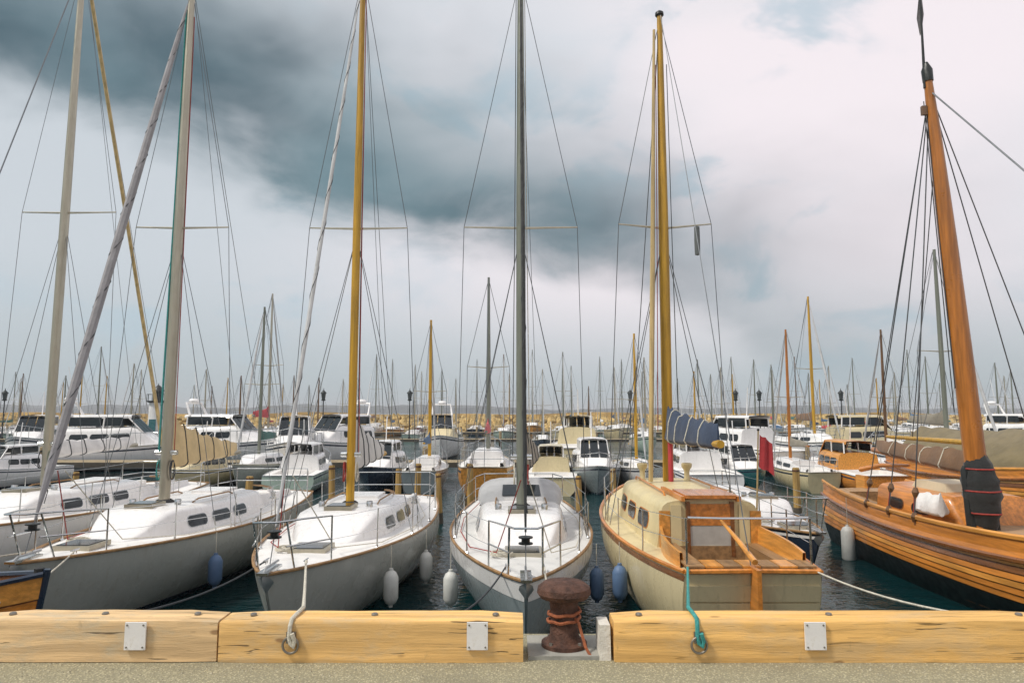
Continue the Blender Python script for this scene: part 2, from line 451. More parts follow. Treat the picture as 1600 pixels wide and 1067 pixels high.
tag(mb.build('breakwater_rocks', mat('ochre_rock', (.46, .33, .14), .9, 0, .45, .8, .5, 8), smooth=0), 'ochre rock armour along the far breakwater', 'rocks', kind='stuff')

JWOOD = mat('weathered_jetty_wood', (.30, .235, .14), .85, 0, .3, 2, .5, 12, (5, .5, 5))
def jetty(y, x0, x1, label):
    root = empty('jetty', ((x0 + x1) / 2, y, WATER)); tag(root, label, 'jetty')
    L = x1 - x0
    MB().box((0, 0, .62), (L, 1.7, .10)).build('deck', JWOOD, root, 0)
    MB().box((0, -.87, .55), (L, .08, .22)).build('fascia', mat('jetty_fascia', (.07, .06, .045), .8), root, 0)
    pile = MB().tube([(0, 0, -1), (0, 0, 1.25), (0, 0, 1.32)], [.13, .125, .06], 8).mesh('pile', JWOOD)
    n = int(L / 6)
    for i in range(n + 1):
        o = bpy.data.objects.new('pile', pile); COL.objects.link(o); o.parent = root
        o.location = (-L / 2 + .3 + i * (L - .6) / n, 1.02, 0)
jetty(33.0, -36, 40, 'nearest grey plank jetty in the fairway behind the small boats')
jetty(60, -62, 66, 'long grey plank jetty across the harbour behind the second row of boats')
jetty(80, -72, 76, 'farther grey plank jetty close to the rock breakwater')

# lamp posts on the nearer jetty
def lamp_post():
    root = empty('lamp_post', (0, 0, 0))
    DM = mat('lamp_dark_metal', (.03, .035, .035), .5, .4)
    MB().lathe([(.12, 0), (.12, .12), (.065, .2), (.05, 1.2), (.045, 3.3)], n=10).build('pole', DM, root)
    MB().lathe([(.05, 3.28), (.20, 3.36), (.20, 3.40), (.16, 3.42)], n=10).build('collar', DM, root)
    MB().lathe([(.14, 3.41), (.21, 3.95), (.21, 3.97)], n=10).build('lantern', mat('lamp_smoked_glass', (.06, .07, .07), .2), root)
    MB().lathe([(.27, 3.95), (.26, 4.0), (.10, 4.18), (.04, 4.24), (.02, 4.4), (0, 4.41)], n=10).build('cap', DM, root)
    return root
LP = lamp_post()
ordn = ['first', 'second', 'third', 'fourth', 'fifth', 'sixth', 'seventh', 'eighth', 'ninth', 'tenth']
lps = [6, 505, 640, 985, 1150, 1187, 1315, 1525]
for i, px in enumerate(lps):
    o = LP if i == 0 else copy_tree(LP)
    p = at(px, 640, 60.35); o.location = (p.x, 60.35, WATER + .67)
    tag(o, f'dark lantern lamp post on the long jetty, {ordn[i]} from the left', 'lamp post', 'lamp posts along the jetty')
# white harbour light on the jetty
p = at(246, 640, 59.9)
hl = empty('harbour_light', (p.x, 59.9, WATER + .67)); tag(hl, 'small white harbour light tower with dark lantern on the jetty', 'beacon')
MB().lathe([(.82, 0), (.80, .1), (.74, .12), (.66, 3.1), (.66, 3.15)], n=20).build('tower', mat('white_tower_paint', (.78, .76, .74), .5, 0, .06, 2, 0, dirt=.4), hl)
MB().lathe([(.66, 3.12), (.92, 3.22), (.92, 3.30), (.3, 3.31)], n=20).build('gallery', BLACKP, hl)
for k in range(12):
    a = 2 * math.pi * k / 12
    MB().tube([(.88 * math.cos(a), .88 * math.sin(a), 3.3), (.88 * math.cos(a), .88 * math.sin(a), 3.85)], .018, 5).build('railing_post', BLACKP, hl)
MB().tube([(.88 * math.cos(2 * math.pi * k / 24), .88 * math.sin(2 * math.pi * k / 24), 3.85) for k in range(25)], .02, 5).build('railing', BLACKP, hl)
MB().lathe([(.42, 3.3), (.42, 4.15)], n=12).build('lantern', GLASS, hl)
MB().lathe([(.52, 4.14), (.50, 4.2), (.15, 4.6), (.05, 4.65), (0, 4.9)], n=16).build('lantern_roof', BLACKP, hl)
MB().poly([(-.3, -.80, .1), (.3, -.80, .1), (.3, -.73, 1.7), (-.3, -.73, 1.7)], (0, -.03, 0)).build('door', TEALP, hl, 0)

# ================================================================== boats
class Hull:
    def __init__(s, L, B, fb, fm, fs, rake=.8, tf=.72, srake=.25, peak=.6, bowpow=.8, keel=-.38, full=1.0):
        s.L, s.B, s.fb, s.fm, s.fs = L, B, fb, fm, fs
        s.rake, s.tf, s.srake, s.peak, s.bowpow, s.keel, s.full = rake, tf, srake, peak, bowpow, keel, full
    def hb(s, t):
        if t <= s.peak: k = math.sin(math.pi / 2 * t / s.peak) ** s.bowpow
        else: k = 1 - (1 - s.tf) * ((t - s.peak) / (1 - s.peak)) ** 2
        return max(.018, s.B / 2 * k)
    def sheer(s, t):
        if t < .66: return s.fm + (s.fb - s.fm) * (1 - t / .66) ** 2
        return s.fm + (s.fs - s.fm) * ((t - .66) / .34) ** 2
    def pt(s, t, q, side=1, off=0.0):
        """q: 0 at the sheer, 1 at the keel"""
        b = s.hb(t); zs = s.sheer(t)
        z = lerp(zs, s.keel, q)
        p = (1.35 + 2.1 * min(1, t * 1.3)) * s.full
        w = max(0.0, 1 - q ** p) ** .72
        flare = 1 + .03 * math.sin(math.pi * min(1, q * 2)) * t
        y = t * s.L + s.rake * q ** 1.25 * (1 - t) ** 3 - s.srake * q * t ** 8
        return Vector((side * (b * w * flare + off), y, z))
    def qz(s, t, z): return (s.sheer(t) - z) / (s.sheer(t) - s.keel)
    def edge(s, y, frac=1.0, side=1, dz=0.0):
        t = min(1, max(0, y / s.L)); return Vector((side * s.hb(t) * frac, y, s.sheer(t) + dz))

def hull_parts(h, root, hm, dm, stripe=None, rail=None, cockpit=None, ns=26, nq=9, wellm=None, bootm=None, hullname='hull'):
    ts = [(i / ns) ** 1.35 for i in range(ns + 1)]
    rows = []
    for t in ts:
        row = [h.pt(t, k / nq, 1) for k in range(nq + 1)]
        row += [h.pt(t, k / nq, -1) for k in range(nq - 1, -1, -1)]
        rows.append(row)
    mb = MB().grid(rows)
    n = len(rows[0]); mb.f.append(tuple(ns * n + k for k in range(n))); mb.f.append(tuple(range(n - 1, -1, -1)))
    hull = mb.build(hullname, hm, root, 40)
    # deck with a cockpit opening
    tl = sorted(set(ts + ([c / h.L for c in cockpit[:2]] if cockpit else [])))
    cw = cockpit[2] if cockpit else .4
    v, f = [], []
    for t in tl:
        b = h.hb(t) - .004; xi = min(cw, b * .8); z = h.sheer(t) - .012
        for x in (-b, -(b + xi) / 2, -xi, 0, xi, (b + xi) / 2, b):
            v.append((x, t * h.L, z + .06 * (1 - (x / max(b, .05)) ** 2) * min(1, b)))
    for i in range(len(tl) - 1):
        ym = (tl[i] + tl[i + 1]) / 2 * h.L
        for k in range(6):
            if cockpit and cockpit[0] < ym < cockpit[1] and k in (2, 3): continue
            f.append((i * 7 + k, i * 7 + k + 1, (i + 1) * 7 + k + 1, (i + 1) * 7 + k))
    deck = MB().add(v, f).build('deck', dm, root, 40)
    if cockpit:
        y0, y1, w, dep = cockpit
        z1 = h.sheer((y0 + y1) / 2 / h.L) + .06; z0 = z1 - dep
        zf = lambda y: h.sheer(y / h.L) - .012 + .06
        vv = [(-w, y0, zf(y0)), (w, y0, zf(y0)), (w, y1, zf(y1)), (-w, y1, zf(y1)), (-w, y0, z0), (w, y0, z0), (w, y1, z0), (-w, y1, z0)]
        MB().add(vv, [(4, 5, 6, 7), (0, 1, 5, 4), (1, 2, 6, 5), (2, 3, 7, 6), (3, 0, 4, 7)]).build('cockpit_well', wellm or dm, root, 0)
    if rail:
        rm, rr = rail
        for sd_ in (1, -1):
            pts = [Vector((sd_ * (h.hb(t) + .004), t * h.L - .01, h.sheer(t) + .012)) for t in ts]
            MB().tube(pts, rr, 6).build('toe_rail', rm, root)
        b = h.hb(1); z = h.sheer(1) + .012
        MB().tube([(-b, h.L - .01, z), (-b * .5, h.L + .02, z + .012), (0, h.L + .025, z + .018), (b * .5, h.L + .02, z + .012), (b, h.L - .01, z)], rr, 6).build('transom_rail', rm, root)
    if stripe:
        sm, za, zb = stripe          # depth below sheer
        for sd_ in (1, -1):
            rw = []
            for t in ts:
                hh = h.sheer(t) - h.keel
                rw.append([h.pt(t, za / hh, sd_, .005), h.pt(t, (za + zb) / 2 / hh, sd_, .005), h.pt(t, zb / hh, sd_, .005)])
            MB().grid(rw).build('sheer_stripe', sm, hull, 40)
    if bootm:
        for sd_ in (1, -1):
            rw = [[h.pt(t, h.qz(t, .10), sd_, .005), h.pt(t, h.qz(t, .0), sd_, .005), h.pt(t, h.qz(t, -.12), sd_, .005)] for t in ts]
            MB().grid(rw).build('boot_top', bootm, hull, 40)
    return hull

def rounded(y0, y1, v0, v1, r_, n=4):
    out = []
    r_ = min(r_, (y1 - y0) / 2)
    ry, rv = r_, min(.45 * (v1 - v0), (v1 - v0) * .45)
    for cy, cv, a0 in ((y1 - ry, v1 - rv, 0), (y0 + ry, v1 - rv, 90), (y0 + ry, v0 + rv, 180), (y1 - ry, v0 + rv, 270)):
        for k in range(n + 1):
            a = R(a0 + 90 * k / n); out.append((cy + ry * math.cos(a), cv + rv * math.sin(a)))
    return out

class Cabin:
    def __init__(s, h, y0, y1, wf, hc, slope=.9, taper=.88, wmin=.12, rise=0.0):
        s.h, s.y0, s.y1, s.wf, s.hc, s.slope, s.taper, s.wmin, s.rise = h, y0, y1, wf, hc, slope, taper, wmin, rise
    def base(s, y): return s.h.sheer(y / s.h.L) + .01
    def w(s, y):
        k = min(1, (y - s.y0) / 1.1); k = .62 + .38 * math.sin(k * math.pi / 2)
        return max(s.wmin, s.wf * s.h.hb(y / s.h.L) * k)
    def ht(s, y):
        k = min(1, max(0, (y - s.y0) / s.slope)); k = k * k * (3 - 2 * k)
        return .03 + (s.hc - .03) * k + s.rise * max(0, y - s.y0 - s.slope)
    def side(s, y, v, side, off=0.0):
        w = s.w(y); return Vector((side * (lerp(w, w * s.taper, v) + off), y, s.base(y) + s.ht(y) * .80 * v))
    def top(s, y, fx=0.0): return Vector((fx * s.w(y), y, s.base(y) + s.ht(y) * (1.05 - .05 * abs(fx) * 2)))
    def build(s, root, sm, n=16, name='cabin'):
        rows = []
        for i in range(n + 1):
            y = lerp(s.y0, s.y1, (i / n) ** 1.2); w, b, hh = s.w(y), s.base(y) - .03, s.ht(y) + .03
            pr = [(1, 0), (lerp(1, s.taper, .5), .4), (s.taper, .80), (s.taper * .955, .90), (s.taper * .87, .965), (s.taper * .7, 1.0), (s.taper * .4, 1.03), (0, 1.045)]
            row = [(a * w, y, b + hh * c_) for a, c_ in pr] + [(-a * w, y, b + hh * c_) for a, c_ in pr[-2::-1]]
            rows.append(row)
        mb = MB().grid(rows); k = len(rows[0])
        mb.f.append(tuple(n * k + j for j in range(k))); mb.f.append(tuple(range(k - 1, -1, -1)))
        return mb.build(name, sm, root, 40)
    def window(s, root, side, y0, y1, v0=.25, v1=.78, r_=.09, frame=True, fm=None):
        m = 6 if frame else 2
        def patch(e, off, nm, mt, par):
            oy = rounded(y0 - e, y1 + e, v0 - e * 1.5, v1 + e * 1.5, r_ + e, 4)
            o1 = [s.side(y, v, side, off) for y, v in oy]; o0 = [s.side(y, v, side, -.012) for y, v in oy]
            k = len(o1); cy = (y0 + y1) / 2; cen = s.side(cy, (v0 + v1) / 2, side, off)
            mb = MB().add(o1 + o0 + [cen], [(j, (j + 1) % k, 2 * k) for j in range(k)] + [(j, k + j, k + (j + 1) % k, (j + 1) % k) for j in range(k)])
            return mb.build(nm, mt, par, 30)
        wn = patch(0, .010, 'window', GLASS, root)
        if frame: patch(.022, .005, 'frame', fm or STEEL, wn)
        return wn

def sail_bundle(root, name, m, a, b, h0, h1, w0, w1, n=18, seed=0, tip=None, ties=True, tiem=None):
    """furled sail / cover lying along a boom from a to b"""
    rnd = random.Random(seed); a, b = Vector(a), Vector(b); rows = []
    dirn = (b - a).normalized(); sx = dirn.cross(Vector((0, 0, 1))).normalized()
    K = 12
    ph1, ph2 = rnd.uniform(0, 6), rnd.uniform(0, 6)
    for i in range(n + 1):
        t = i / n; p = a.lerp(b, t); e = min(1, .35 + 5 * t) * min(1, .2 + 6 * (1 - t))
        hh = lerp(h0, h1, t ** .55) * (1 + .05 * math.sin(t * 23 + ph1)); w = lerp(w0, w1, t) * e * (1 + .08 * math.sin(t * 31 + ph2))
        row = []
        for k in range(K):
            an = 2 * math.pi * k / K
            cx = math.sin(an) * w * (1 - .35 * max(0, math.cos(an))) ; cz = math.cos(an)
            cz = hh * cz if cz > 0 else .08 * cz
            rip = 1 + .07 * math.sin(k * 2.1 + t * 40 + ph1)
            row.append(p + sx * cx * rip + Vector((0, 0, cz * (rip if cz > 0 else 1))))
        rows.append(row)
    mb = MB().grid(rows, True); mb.f.append(tuple(range(K))); mb.f.append(tuple(n * K + k for k in range(K - 1, -1, -1)))
    o = mb.build(name, m, root, 60)
    if ties:
        for t in (.18, .38, .58, .78):
            i = int(t * n); ring = [Vector(p) for p in rows[i]]; c_ = sum(ring, Vector()) / K
            MB().tube([c_ + (p - c_) * 1.04 for p in ring + ring[:1]], .012, 5, False).build('sail_tie', tiem or ROPED, o)
    return o

def rigging(h, root, my, deckz, mtop, mr, mm, spz=None, spl=.9, chain=.93, wr=.007, fore=True, forem=None, forer=.012, back=True, n=10,
            foretop=None, lean=0.0, wood_mast=False, lod=0, halyards=(), masthead=True, taper=.62):
    H = mtop - deckz
    k = 8
    pts = [Vector((lean * i / k, my + .012 * H * i / k * .6, deckz + H * i / k)) for i in range(k + 1)]
    def mp(z): t = (z - deckz) / H; return Vector((lean * t, my + .012 * H * t * .6, z))
    rs = [mr * (1 - (1 - taper) * max(0, (i / k - .45) / .55) ** 1.3) for i in range(k + 1)]
    mast = MB().tube(pts, rs, n, True, 1.0 if wood_mast else 1.35).build('mast', mm, root, 50)
    if masthead and lod == 0:
        MB().box((lean, my + .04, mtop + .02), (.09, .30, .04)).build('masthead_fitting', STEEL, mast, 0)
        MB().tube([(lean + .02, my + .12, mtop), (lean + .02, my + .14, mtop + .75)], .005, 5).build('antenna', WIRE, mast)
        MB().tube([(lean - .03, my - .1, mtop + .03), (lean - .03, my - .28, mtop + .18), (lean - .03, my - .5, mtop + .18)], .005, 5).build('wind_vane', WIRE, mast)
    top = mp(mtop - .06)
    if spz:
        sp_ = mp(spz)
        for sd_ in (1, -1):
            tipp = sp_ + Vector((sd_ * spl, .12, .05))
            MB().tube([sp_, tipp], [.022, .013], 6, True, .6).build('spreader', ALU, root)
            ch = h.edge(my + .08, chain, sd_); cl = h.edge(my + .42, chain, sd_); cf = h.edge(my - .35, chain, sd_)
            MB().tube([ch, tipp, top], wr, 4).build('shroud', WIRE, root)
            MB().tube([cl, sp_ - Vector((0, 0, .12))], wr, 4).build('shroud', WIRE, root)
            if lod == 0: MB().tube([cf, sp_ - Vector((0, 0, .12))], wr, 4).build('shroud', WIRE, root)
            if lod == 0:
                for e, tgt in ((ch, tipp), (cl, sp_), (cf, sp_)):
                    dd = (tgt - e).normalized(); MB().tube([e - dd * .05, e + dd * .05, e + dd * .12, e + dd * .22, e + dd * .28], [.006, .013, .011, .013, .006], 6).build('turnbuckle', STEEL, root)
    else:
        for sd_ in (1, -1):
            for o_ in (.1, .5): MB().tube([h.edge(my + o_, chain, sd_), top], wr, 4).build('shroud', WIRE, root)
    ft = mp(foretop) if foretop else top
    if fore:
        st = Vector((0, .16, h.sheer(.01) + .10))
        if forer > .02:
            L_ = (ft - st); nn = 14
            rr = [.012] + [forer * (.55 + .45 * math.sin(math.pi * min(1, .12 + i / nn * .95)) ** .5) for i in range(1, nn)] + [.012]
            jib = MB().tube([st + L_ * (.04 + .92 * i / nn) for i in range(nn + 1)], rr, 8).build('furled_jib', forem or CV['grey'], root)
            MB().tube([st, st + L_ * .045], wr, 5).build('forestay', WIRE, root); MB().tube([st + L_ * .955, ft], wr, 5).build('forestay', WIRE, root)
            if lod == 0:
                MB().lathe([(.02, -.03), (.085, -.03), (.085, -.015), (.05, -.01), (.05, .035), (.085, .04), (.085, .055), (.02, .055)], tuple(st + L_ * .03), 12).build('furler_drum', BLACKP, root)
                sp = []
                for i in range(60):
                    t = i / 59; b_ = st + L_ * (.06 + .86 * t); a = t * 2 * math.pi * 11; rr_ = forer * (.60 + .45 * math.sin(math.pi * min(1, .12 + t * .95)) ** .5)
                    sp.append(b_ + Vector((math.cos(a) * rr_, math.sin(a) * rr_, 0)))
                MB().tube(sp, .007, 4).build('sheet_wrap', ROPED, jib)
        else:
            MB().tube([st, ft], forer, 5).build('forestay', forem or WIRE, root)
    if back:
        MB().tube([(0, h.L - .05, h.sheer(1) + .02), top + Vector((0, .1, 0))], wr, 4).build('backstay', WIRE, root)
    for dx, dy, m_, zt in halyards:
        MB().tube([mp(deckz + .9) + Vector((dx * 1.5, dy, 0)), mp(deckz + H * .5) + Vector((dx * 1.1, dy, 0)), mp(zt) + Vector((dx * .8, dy, 0))], .016 if m_ is ROPET else .008, 5).build('halyard', m_, root)
    return mast, mp

def guard_rails(h, root, stn, hgt=.58, pul=1.05, push=.7, lod=0):
    r_ = .0125
    tz = h.sheer(.0) + hgt + .02
    e1 = h.edge(pul, .93, 1); e2 = h.edge(pul, .93, -1)
    a1 = e1 + Vector((0, 0, hgt)); a2 = e2 + Vector((0, 0, hgt))
    f1 = Vector((.13, -.06, tz)); f2 = Vector((-.13, -.06, tz))
    m1 = a1.lerp(f1, .55) + Vector((.03, 0, .01)); m2 = a2.lerp(f2, .55) + Vector((-.03, 0, .01))
    mb = MB().tube([e1, a1 * 1.0, m1, f1, Vector((0, -.12, tz + .01)), f2, m2, a2, e2], r_, 7)
    l1 = h.edge(.40, .88, 1); l2 = h.edge(.40, .88, -1)
    mb.tube([l1, f1.lerp(m1, .35)], r_, 6); mb.tube([l2, f2.lerp(m2, .35)], r_, 6)
    mb.tube([e1 + Vector((0, 0, hgt * .5)), f1.lerp(m1, .35) - Vector((0, 0, hgt * .5))], r_ * .8, 6); mb.tube([e2 + Vector((0, 0, hgt * .5)), f2.lerp(m2, .35) - Vector((0, 0, hgt * .5))], r_ * .8, 6)
    mb.build('pulpit', STEEL, root)
    ye = h.L - push
    for sd_ in (1, -1):
        prev = [h.edge(pul, .93, sd_)]
        for y in stn:
            b_ = h.edge(y, .95, sd_); prev.append(b_)
            st = MB().tube([b_, b_ + Vector((sd_ * .01, 0, hgt))], .011, 6).build('stanchion', STEEL, root)
            if lod == 0: MB().lathe([(.03, 0), (.03, .012), (.016, .03), (.016, .05)], tuple(b_), 8).build('foot', STEEL, st)
        prev.append(h.edge(ye, .95, sd_))
        for k in (.5, 1.0):
            if lod and k < 1: continue
            pts = []
            for i, p in enumerate(prev):
                pts.append(p + Vector((0, 0, hgt * k - .01)))
                if i < len(prev) - 1: pts.append((p + prev[i + 1]) / 2 + Vector((0, 0, hgt * k - .022)))
            MB().tube(pts, .0045 if lod == 0 else .007, 4).build('lifeline', STEEL, root)
    c1 = h.edge(ye, .95, 1); c2 = h.edge(ye, .95, -1); k1 = h.edge(h.L - .06, .86, 1); k2 = h.edge(h.L - .06, .86, -1); up = Vector((0, 0, hgt))
    mb = MB().tube([c1, c1 + up, k1 + up, k1.lerp(k2, .5) + up + Vector((0, .04, 0)), k2 + up, c2 + up, c2], r_, 7)
    mb.tube([k1, k1 + up], r_, 6); mb.tube([k2, k2 + up], r_, 6)
    hu = up * .5; mb.tube([c1 + hu, k1 + hu, k2 + hu, c2 + hu], r_ * .8, 6)
    mb.build('pushpit', STEEL, root)

def hatch(root, c, sx, sy, rz=0.0, fm=None, tilt=0.0):
    hb_ = MB().box((c[0], c[1], c[2] + .025), (sx, sy, .07), rz).build('hatch', fm or ALU, root, 0)
    MB().box((c[0], c[1], c[2] + .0635), (sx * .84, sy * .84, .012), rz).build('pane', GLASS, hb_, 0)

def spray_hood(cab, root, y0, y1, m, hgt=.44):
    rows = []
    w = cab.w(y1) * 1.02
    for i in range(9):
        t = i / 8; y = lerp(y0, y1, t); hh = hgt * math.sin(min(1, .06 + t * .8) * math.pi / 2) ** .7; ww = w * (.86 + .14 * t); bz = cab.base(y) + cab.ht(y) * .82
        row = []
        for k in range(13):
            a = math.pi * k / 12; c_, s_ = math.cos(a), math.sin(a)
            row.append((ww * math.copysign(abs(c_) ** .55, c_), y, bz + hh * s_ ** .7))
        rows.append(row)
    o = MB().grid(rows).build('spray_hood', m, root, 50)
    for sx in (-.45, .05):
        a0, a1 = (5, 1)
        pts = []
        for (ri, fx) in ((1, sx * w + .04 * w), (1, (sx + .40) * w), (4, (sx + .38) * w), (4, sx * w + .05 * w)):
            t = ri / 8; y = lerp(y0, y1, t); hh = hgt * math.sin(min(1, .06 + t * .8) * math.pi / 2) ** .7; ww = w * (.86 + .14 * t); bz = cab.base(y) + cab.ht(y) * .82
            ca = min(1, abs(fx / ww)) ** (1 / .55); sa = math.sqrt(max(0, 1 - ca * ca)); pts.append(Vector((fx, y - .012, bz + hh * sa ** .7 + .010)))
        MB().poly(pts, (0, -.006, .006)).build('clear_panel', GLASS, o, 0)
    return o

def winch(root, c):
    MB().lathe([(.07, 0), (.07, .03), (.045, .05), (.045, .11), (.06, .13), (.06, .15), (.02, .155), (0, .155)], c, 12).build('winch', STEEL, root)
def cleat(root, c, rz=0.0):
    c = Vector(c); dx = Vector((math.cos(rz), math.sin(rz), 0))
    mb = MB().tube([c - dx * .09 + Vector((0, 0, .05)), c + Vector((0, 0, .045)), c + dx * .09 + Vector((0, 0, .05))], [.008, .014, .008], 6)
    mb.tube([c - dx * .03, c - dx * .03 + Vector((0, 0, .045))], .01, 6).tube([c + dx * .03, c + dx * .03 + Vector((0, 0, .045))], .01, 6)
    mb.build('cleat', STEEL, root)
def anchor(root, y, z):
    mb = MB().box((0, y + .1, z), (.13, .5, .03)); mb.build('bow_roller', STEEL, root, 0)
    a = MB().tube([(0, y + .40, z + .045), (0, y - .02, z + .045), (0, y - .09, z + .01), (0, y - .10, z - .06)], [.014, .014, .016, .014], 6)
    rows = [[(0, y - .15, z - .02), (0, y - .13, z - .03), (0, y - .11, z - .02)], [(-.075, y - .05, z - .075), (0, y - .13, z - .09), (.075, y - .05, z - .075)],
            [(-.085, y + .01, z - .13), (0, y - .09, z - .155), (.085, y + .01, z - .13)], [(-.02, y + .02, z - .22), (0, y - .01, z - .235), (.02, y + .02, z - .22)]]
    a.grid(rows); a.grid([[(p[0], p[1] + .008, p[2] + .004) for p in r_] for r_ in rows])
    a.build('anchor', mat('galvanised', (.42, .43, .43), .5, .7), root, 40)

def sloop(name, label, X, Y, L=8.8, B=2.7, hm=WHITE, dm=DECKW, cm=WHITE, mm=ALU, wood_mast=False, my=3.7, mtop=10.6, spz=6.1, spl=.95, mr=.075, cover='cream',
          stack=.45, forer=.05, forem=None, hood=None, stripe=None, rz=0.0, fb=1.15, lod=0, halyards=(), group=None, boom_len=3.2, rake=.9, cab_h=.42, boot=None, lean=0.0, tf=.74, cockm=None, cat='sailboat', rail=None, boom_x=0.0, rig=True):
    h = Hull(L, B, fb, fb - .2, fb - .16, rake=rake, tf=tf)
    root = empty(name, (X, Y, WATER), rz); tag(root, label, cat, group)
    c0 = L * .66
    hull_parts(h, root, hm, dm, stripe, rail or (TEAK if not lod else ALU, .022), (c0 + .1, L - .55, .42, .42), ns=26 if not lod else 14, nq=9 if not lod else 6, bootm=boot)
    cab = Cabin(h, my - 1.75, c0, .66, cab_h, 1.1 if lod else 1.0)
    cab.build(root, cm, 16 if not lod else 9)
    y0 = my - .55
    for sd_ in (1, -1):
        if lod == 0:
            for a, b in ((y0, y0 + .55), (y0 + .75, y0 + 1.35), (y0 + 1.52, y0 + 2.05)): cab.window(root, sd_, a, min(b, c0 - .1))
        else:
            cab.window(root, sd_, y0, y0 + .9, frame=False); cab.window(root, sd_, y0 + 1.1, min(y0 + 2.0, c0 - .1), frame=False)
    cz = cab.top(my).z
    mast, mp = (None, None) if not rig else rigging(h, root, my, cz - .02, mtop, mr, mm, spz, spl, fore=True, forem=forem, forer=forer, wood_mast=wood_mast, lod=lod, halyards=halyards, n=12 if not lod else 6,
                       wr=.006 if lod == 0 else .010, lean=lean)
    gz = cz + .62
    bl = min(boom_len, L - my - 1.2)
    if rig:
        be = Vector((boom_x, my + bl, gz + .06))
        boom = MB().tube([(0, my + .08, gz), be], .05, 8).build('boom', mm, root)
        sail_bundle(root, 'sail_cover', CV[cover], (0, my + .07, gz + .02), (boom_x * .96, my + bl * .96, gz + .08), stack, .18, .12, .07, 18 if not lod else 8, seed=int(abs(X * 100)) + 3, ties=(lod == 0))
        MB().tube([be + Vector((0, 0, .04)), mp(mtop - .1) + Vector((0, .1, 0))], .005 if not lod else .007, 4).build('topping_lift', WIRE, root)
    stn = [2.2, 3.7, 5.2, 6.7] if L < 9.2 else [2.2, 3.7, 5.2, 6.7, 8.0]
    guard_rails(h, root, [s_ for s_ in stn if s_ < L - 1.2] if lod == 0 else [L * .35, L * .6], lod=lod)
    for sd_ in (1, -1):
        cy0, cy1 = c0 + .02, L - .5
        rows = []
        for i in range(7):
            y = lerp(cy0, cy1, i / 6); w = .50 + .06 * math.sin(math.pi * i / 6); z = h.sheer(y / L) - .02; hh = lerp(.30, .16, i / 6)
            rows.append([(sd_ * w, y, z), (sd_ * w, y, z + hh), (sd_ * (w + .09), y, z + hh + .01), (sd_ * (w + .16), y, z)])
        MB().grid(rows).build('coaming', cm, root, 30)
    if hood: spray_hood(cab, root, c0 - .75, c0 + .25, CV[hood])
    if lod == 0:
        hatch(root, (0, my - 2.25, h.sheer((my - 2.25) / L) + .03), .52, .52)
        hatch(root, (0, my - .62, cab.top(my - .62).z - .01), .45, .45)
        for sd_ in (1, -1):
            MB().tube([cab.top(my + .1, sd_ * .55) + Vector((0, 0, .01)), cab.top(my + .3, sd_ * .55) + Vector((0, 0, .06)), cab.top(my + 1.5, sd_ * .55) + Vector((0, 0, .06)), cab.top(my + 1.7, sd_ * .55) + Vector((0, 0, .01))], .014, 6).build('grab_rail', TEAK, root)
            cleat(root, h.edge(.75, .62, sd_, .02), R(90)); winch(root, tuple(h.edge(c0 + .7, .62, sd_, .16)))
            cleat(root, h.edge(L - .4, .8, sd_, .02), R(90))
            MB().lathe([(.055, 0), (.055, .09), (.05, .10)], tuple(cab.top(my - .3, sd_ * .5)), 10).build('ventilator', STEEL, root)
        anchor(root, .05, h.sheer(0) + .03)
        MB().lathe([(mr * 2.0, -.03), (mr * 1.9, .02), (mr * 1.35, .05)], (0, my, cz), 14).build('mast_collar', RUBBER, root)
        for sd_ in (1, -1):
            jt = [Vector((sd_ * .05, .75, h.sheer(.08) + 1.1)), h.edge(1.6, .55, sd_, .10), h.edge(2.6, .84, sd_, .03), h.edge(4.2, .86, sd_, .03), h.edge(c0 - .2, .86, sd_, .05), h.edge(c0 + .7, .66, sd_, .24)]
            if forer > .02: MB().tube(jt, .008, 5).build('jib_sheet', ROPEW if sd_ > 0 else ROPER, root)
            if rig:
                wz = cz + .85; MB().tube([(sd_ * mr * .9, my, wz), (sd_ * (mr + .10), my, wz)], [.05, .045], 10).build('mast_winch', STEEL, root)
                co_ = []
                for i_ in range(44):
                    a_ = i_ * .5; co_.append((sd_ * (mr + .035 + .01 * math.sin(i_ * .9)), my - .03 + .075 * math.cos(a_) + .002 * i_ * .5, wz - .30 + .17 * math.sin(a_)))
                MB().tube(co_, .007, 4).build('coiled_halyard', (ROPEW, ROPET, ROPER, ROPED)[(int(abs(X) * 7) + sd_) % 4], root)
        fk = []
        for i_ in range(70):
            a_ = i_ * .45; rr_ = .11 + .05 * math.sin(i_ * .21); fk.append((-.42 * min(1, h.hb(1.7 / L)) + rr_ * math.cos(a_), 1.75 + rr_ * math.sin(a_) * 1.1, h.sheer(1.7 / L) + .05 + .0006 * i_))
        MB().tube(fk, .009, 5).build('rope_coil', ROPEW, root)
        MB().box((0, L - .2, h.sheer(1) - .45), (.035, .3, 1.1)).build('rudder', cm, root, 0)
        MB().tube([(0, L - .15, h.sheer(1) + .12), (0, L - .7, h.sheer(1) + .22), (0, L - 1.3, h.sheer(1) + .30)], [.03, .024, .016], 8).build('tiller', TEAK, root)
        MB().box((0, c0 + .012, cab.base(c0) + .14), (.55, .02, .42)).build('washboard', TEAK, root, 0)
        MB().box((0, c0 - .35, cab.top(c0 - .35).z + .012), (.62, .75, .05)).build('sliding_hatch', cm, root, 0)
    root['_h'] = 0
    return root, h, cab, mp

HULLS = {}
def keep(k, t): HULLS[k] = t; del t[0]['_h']; return t

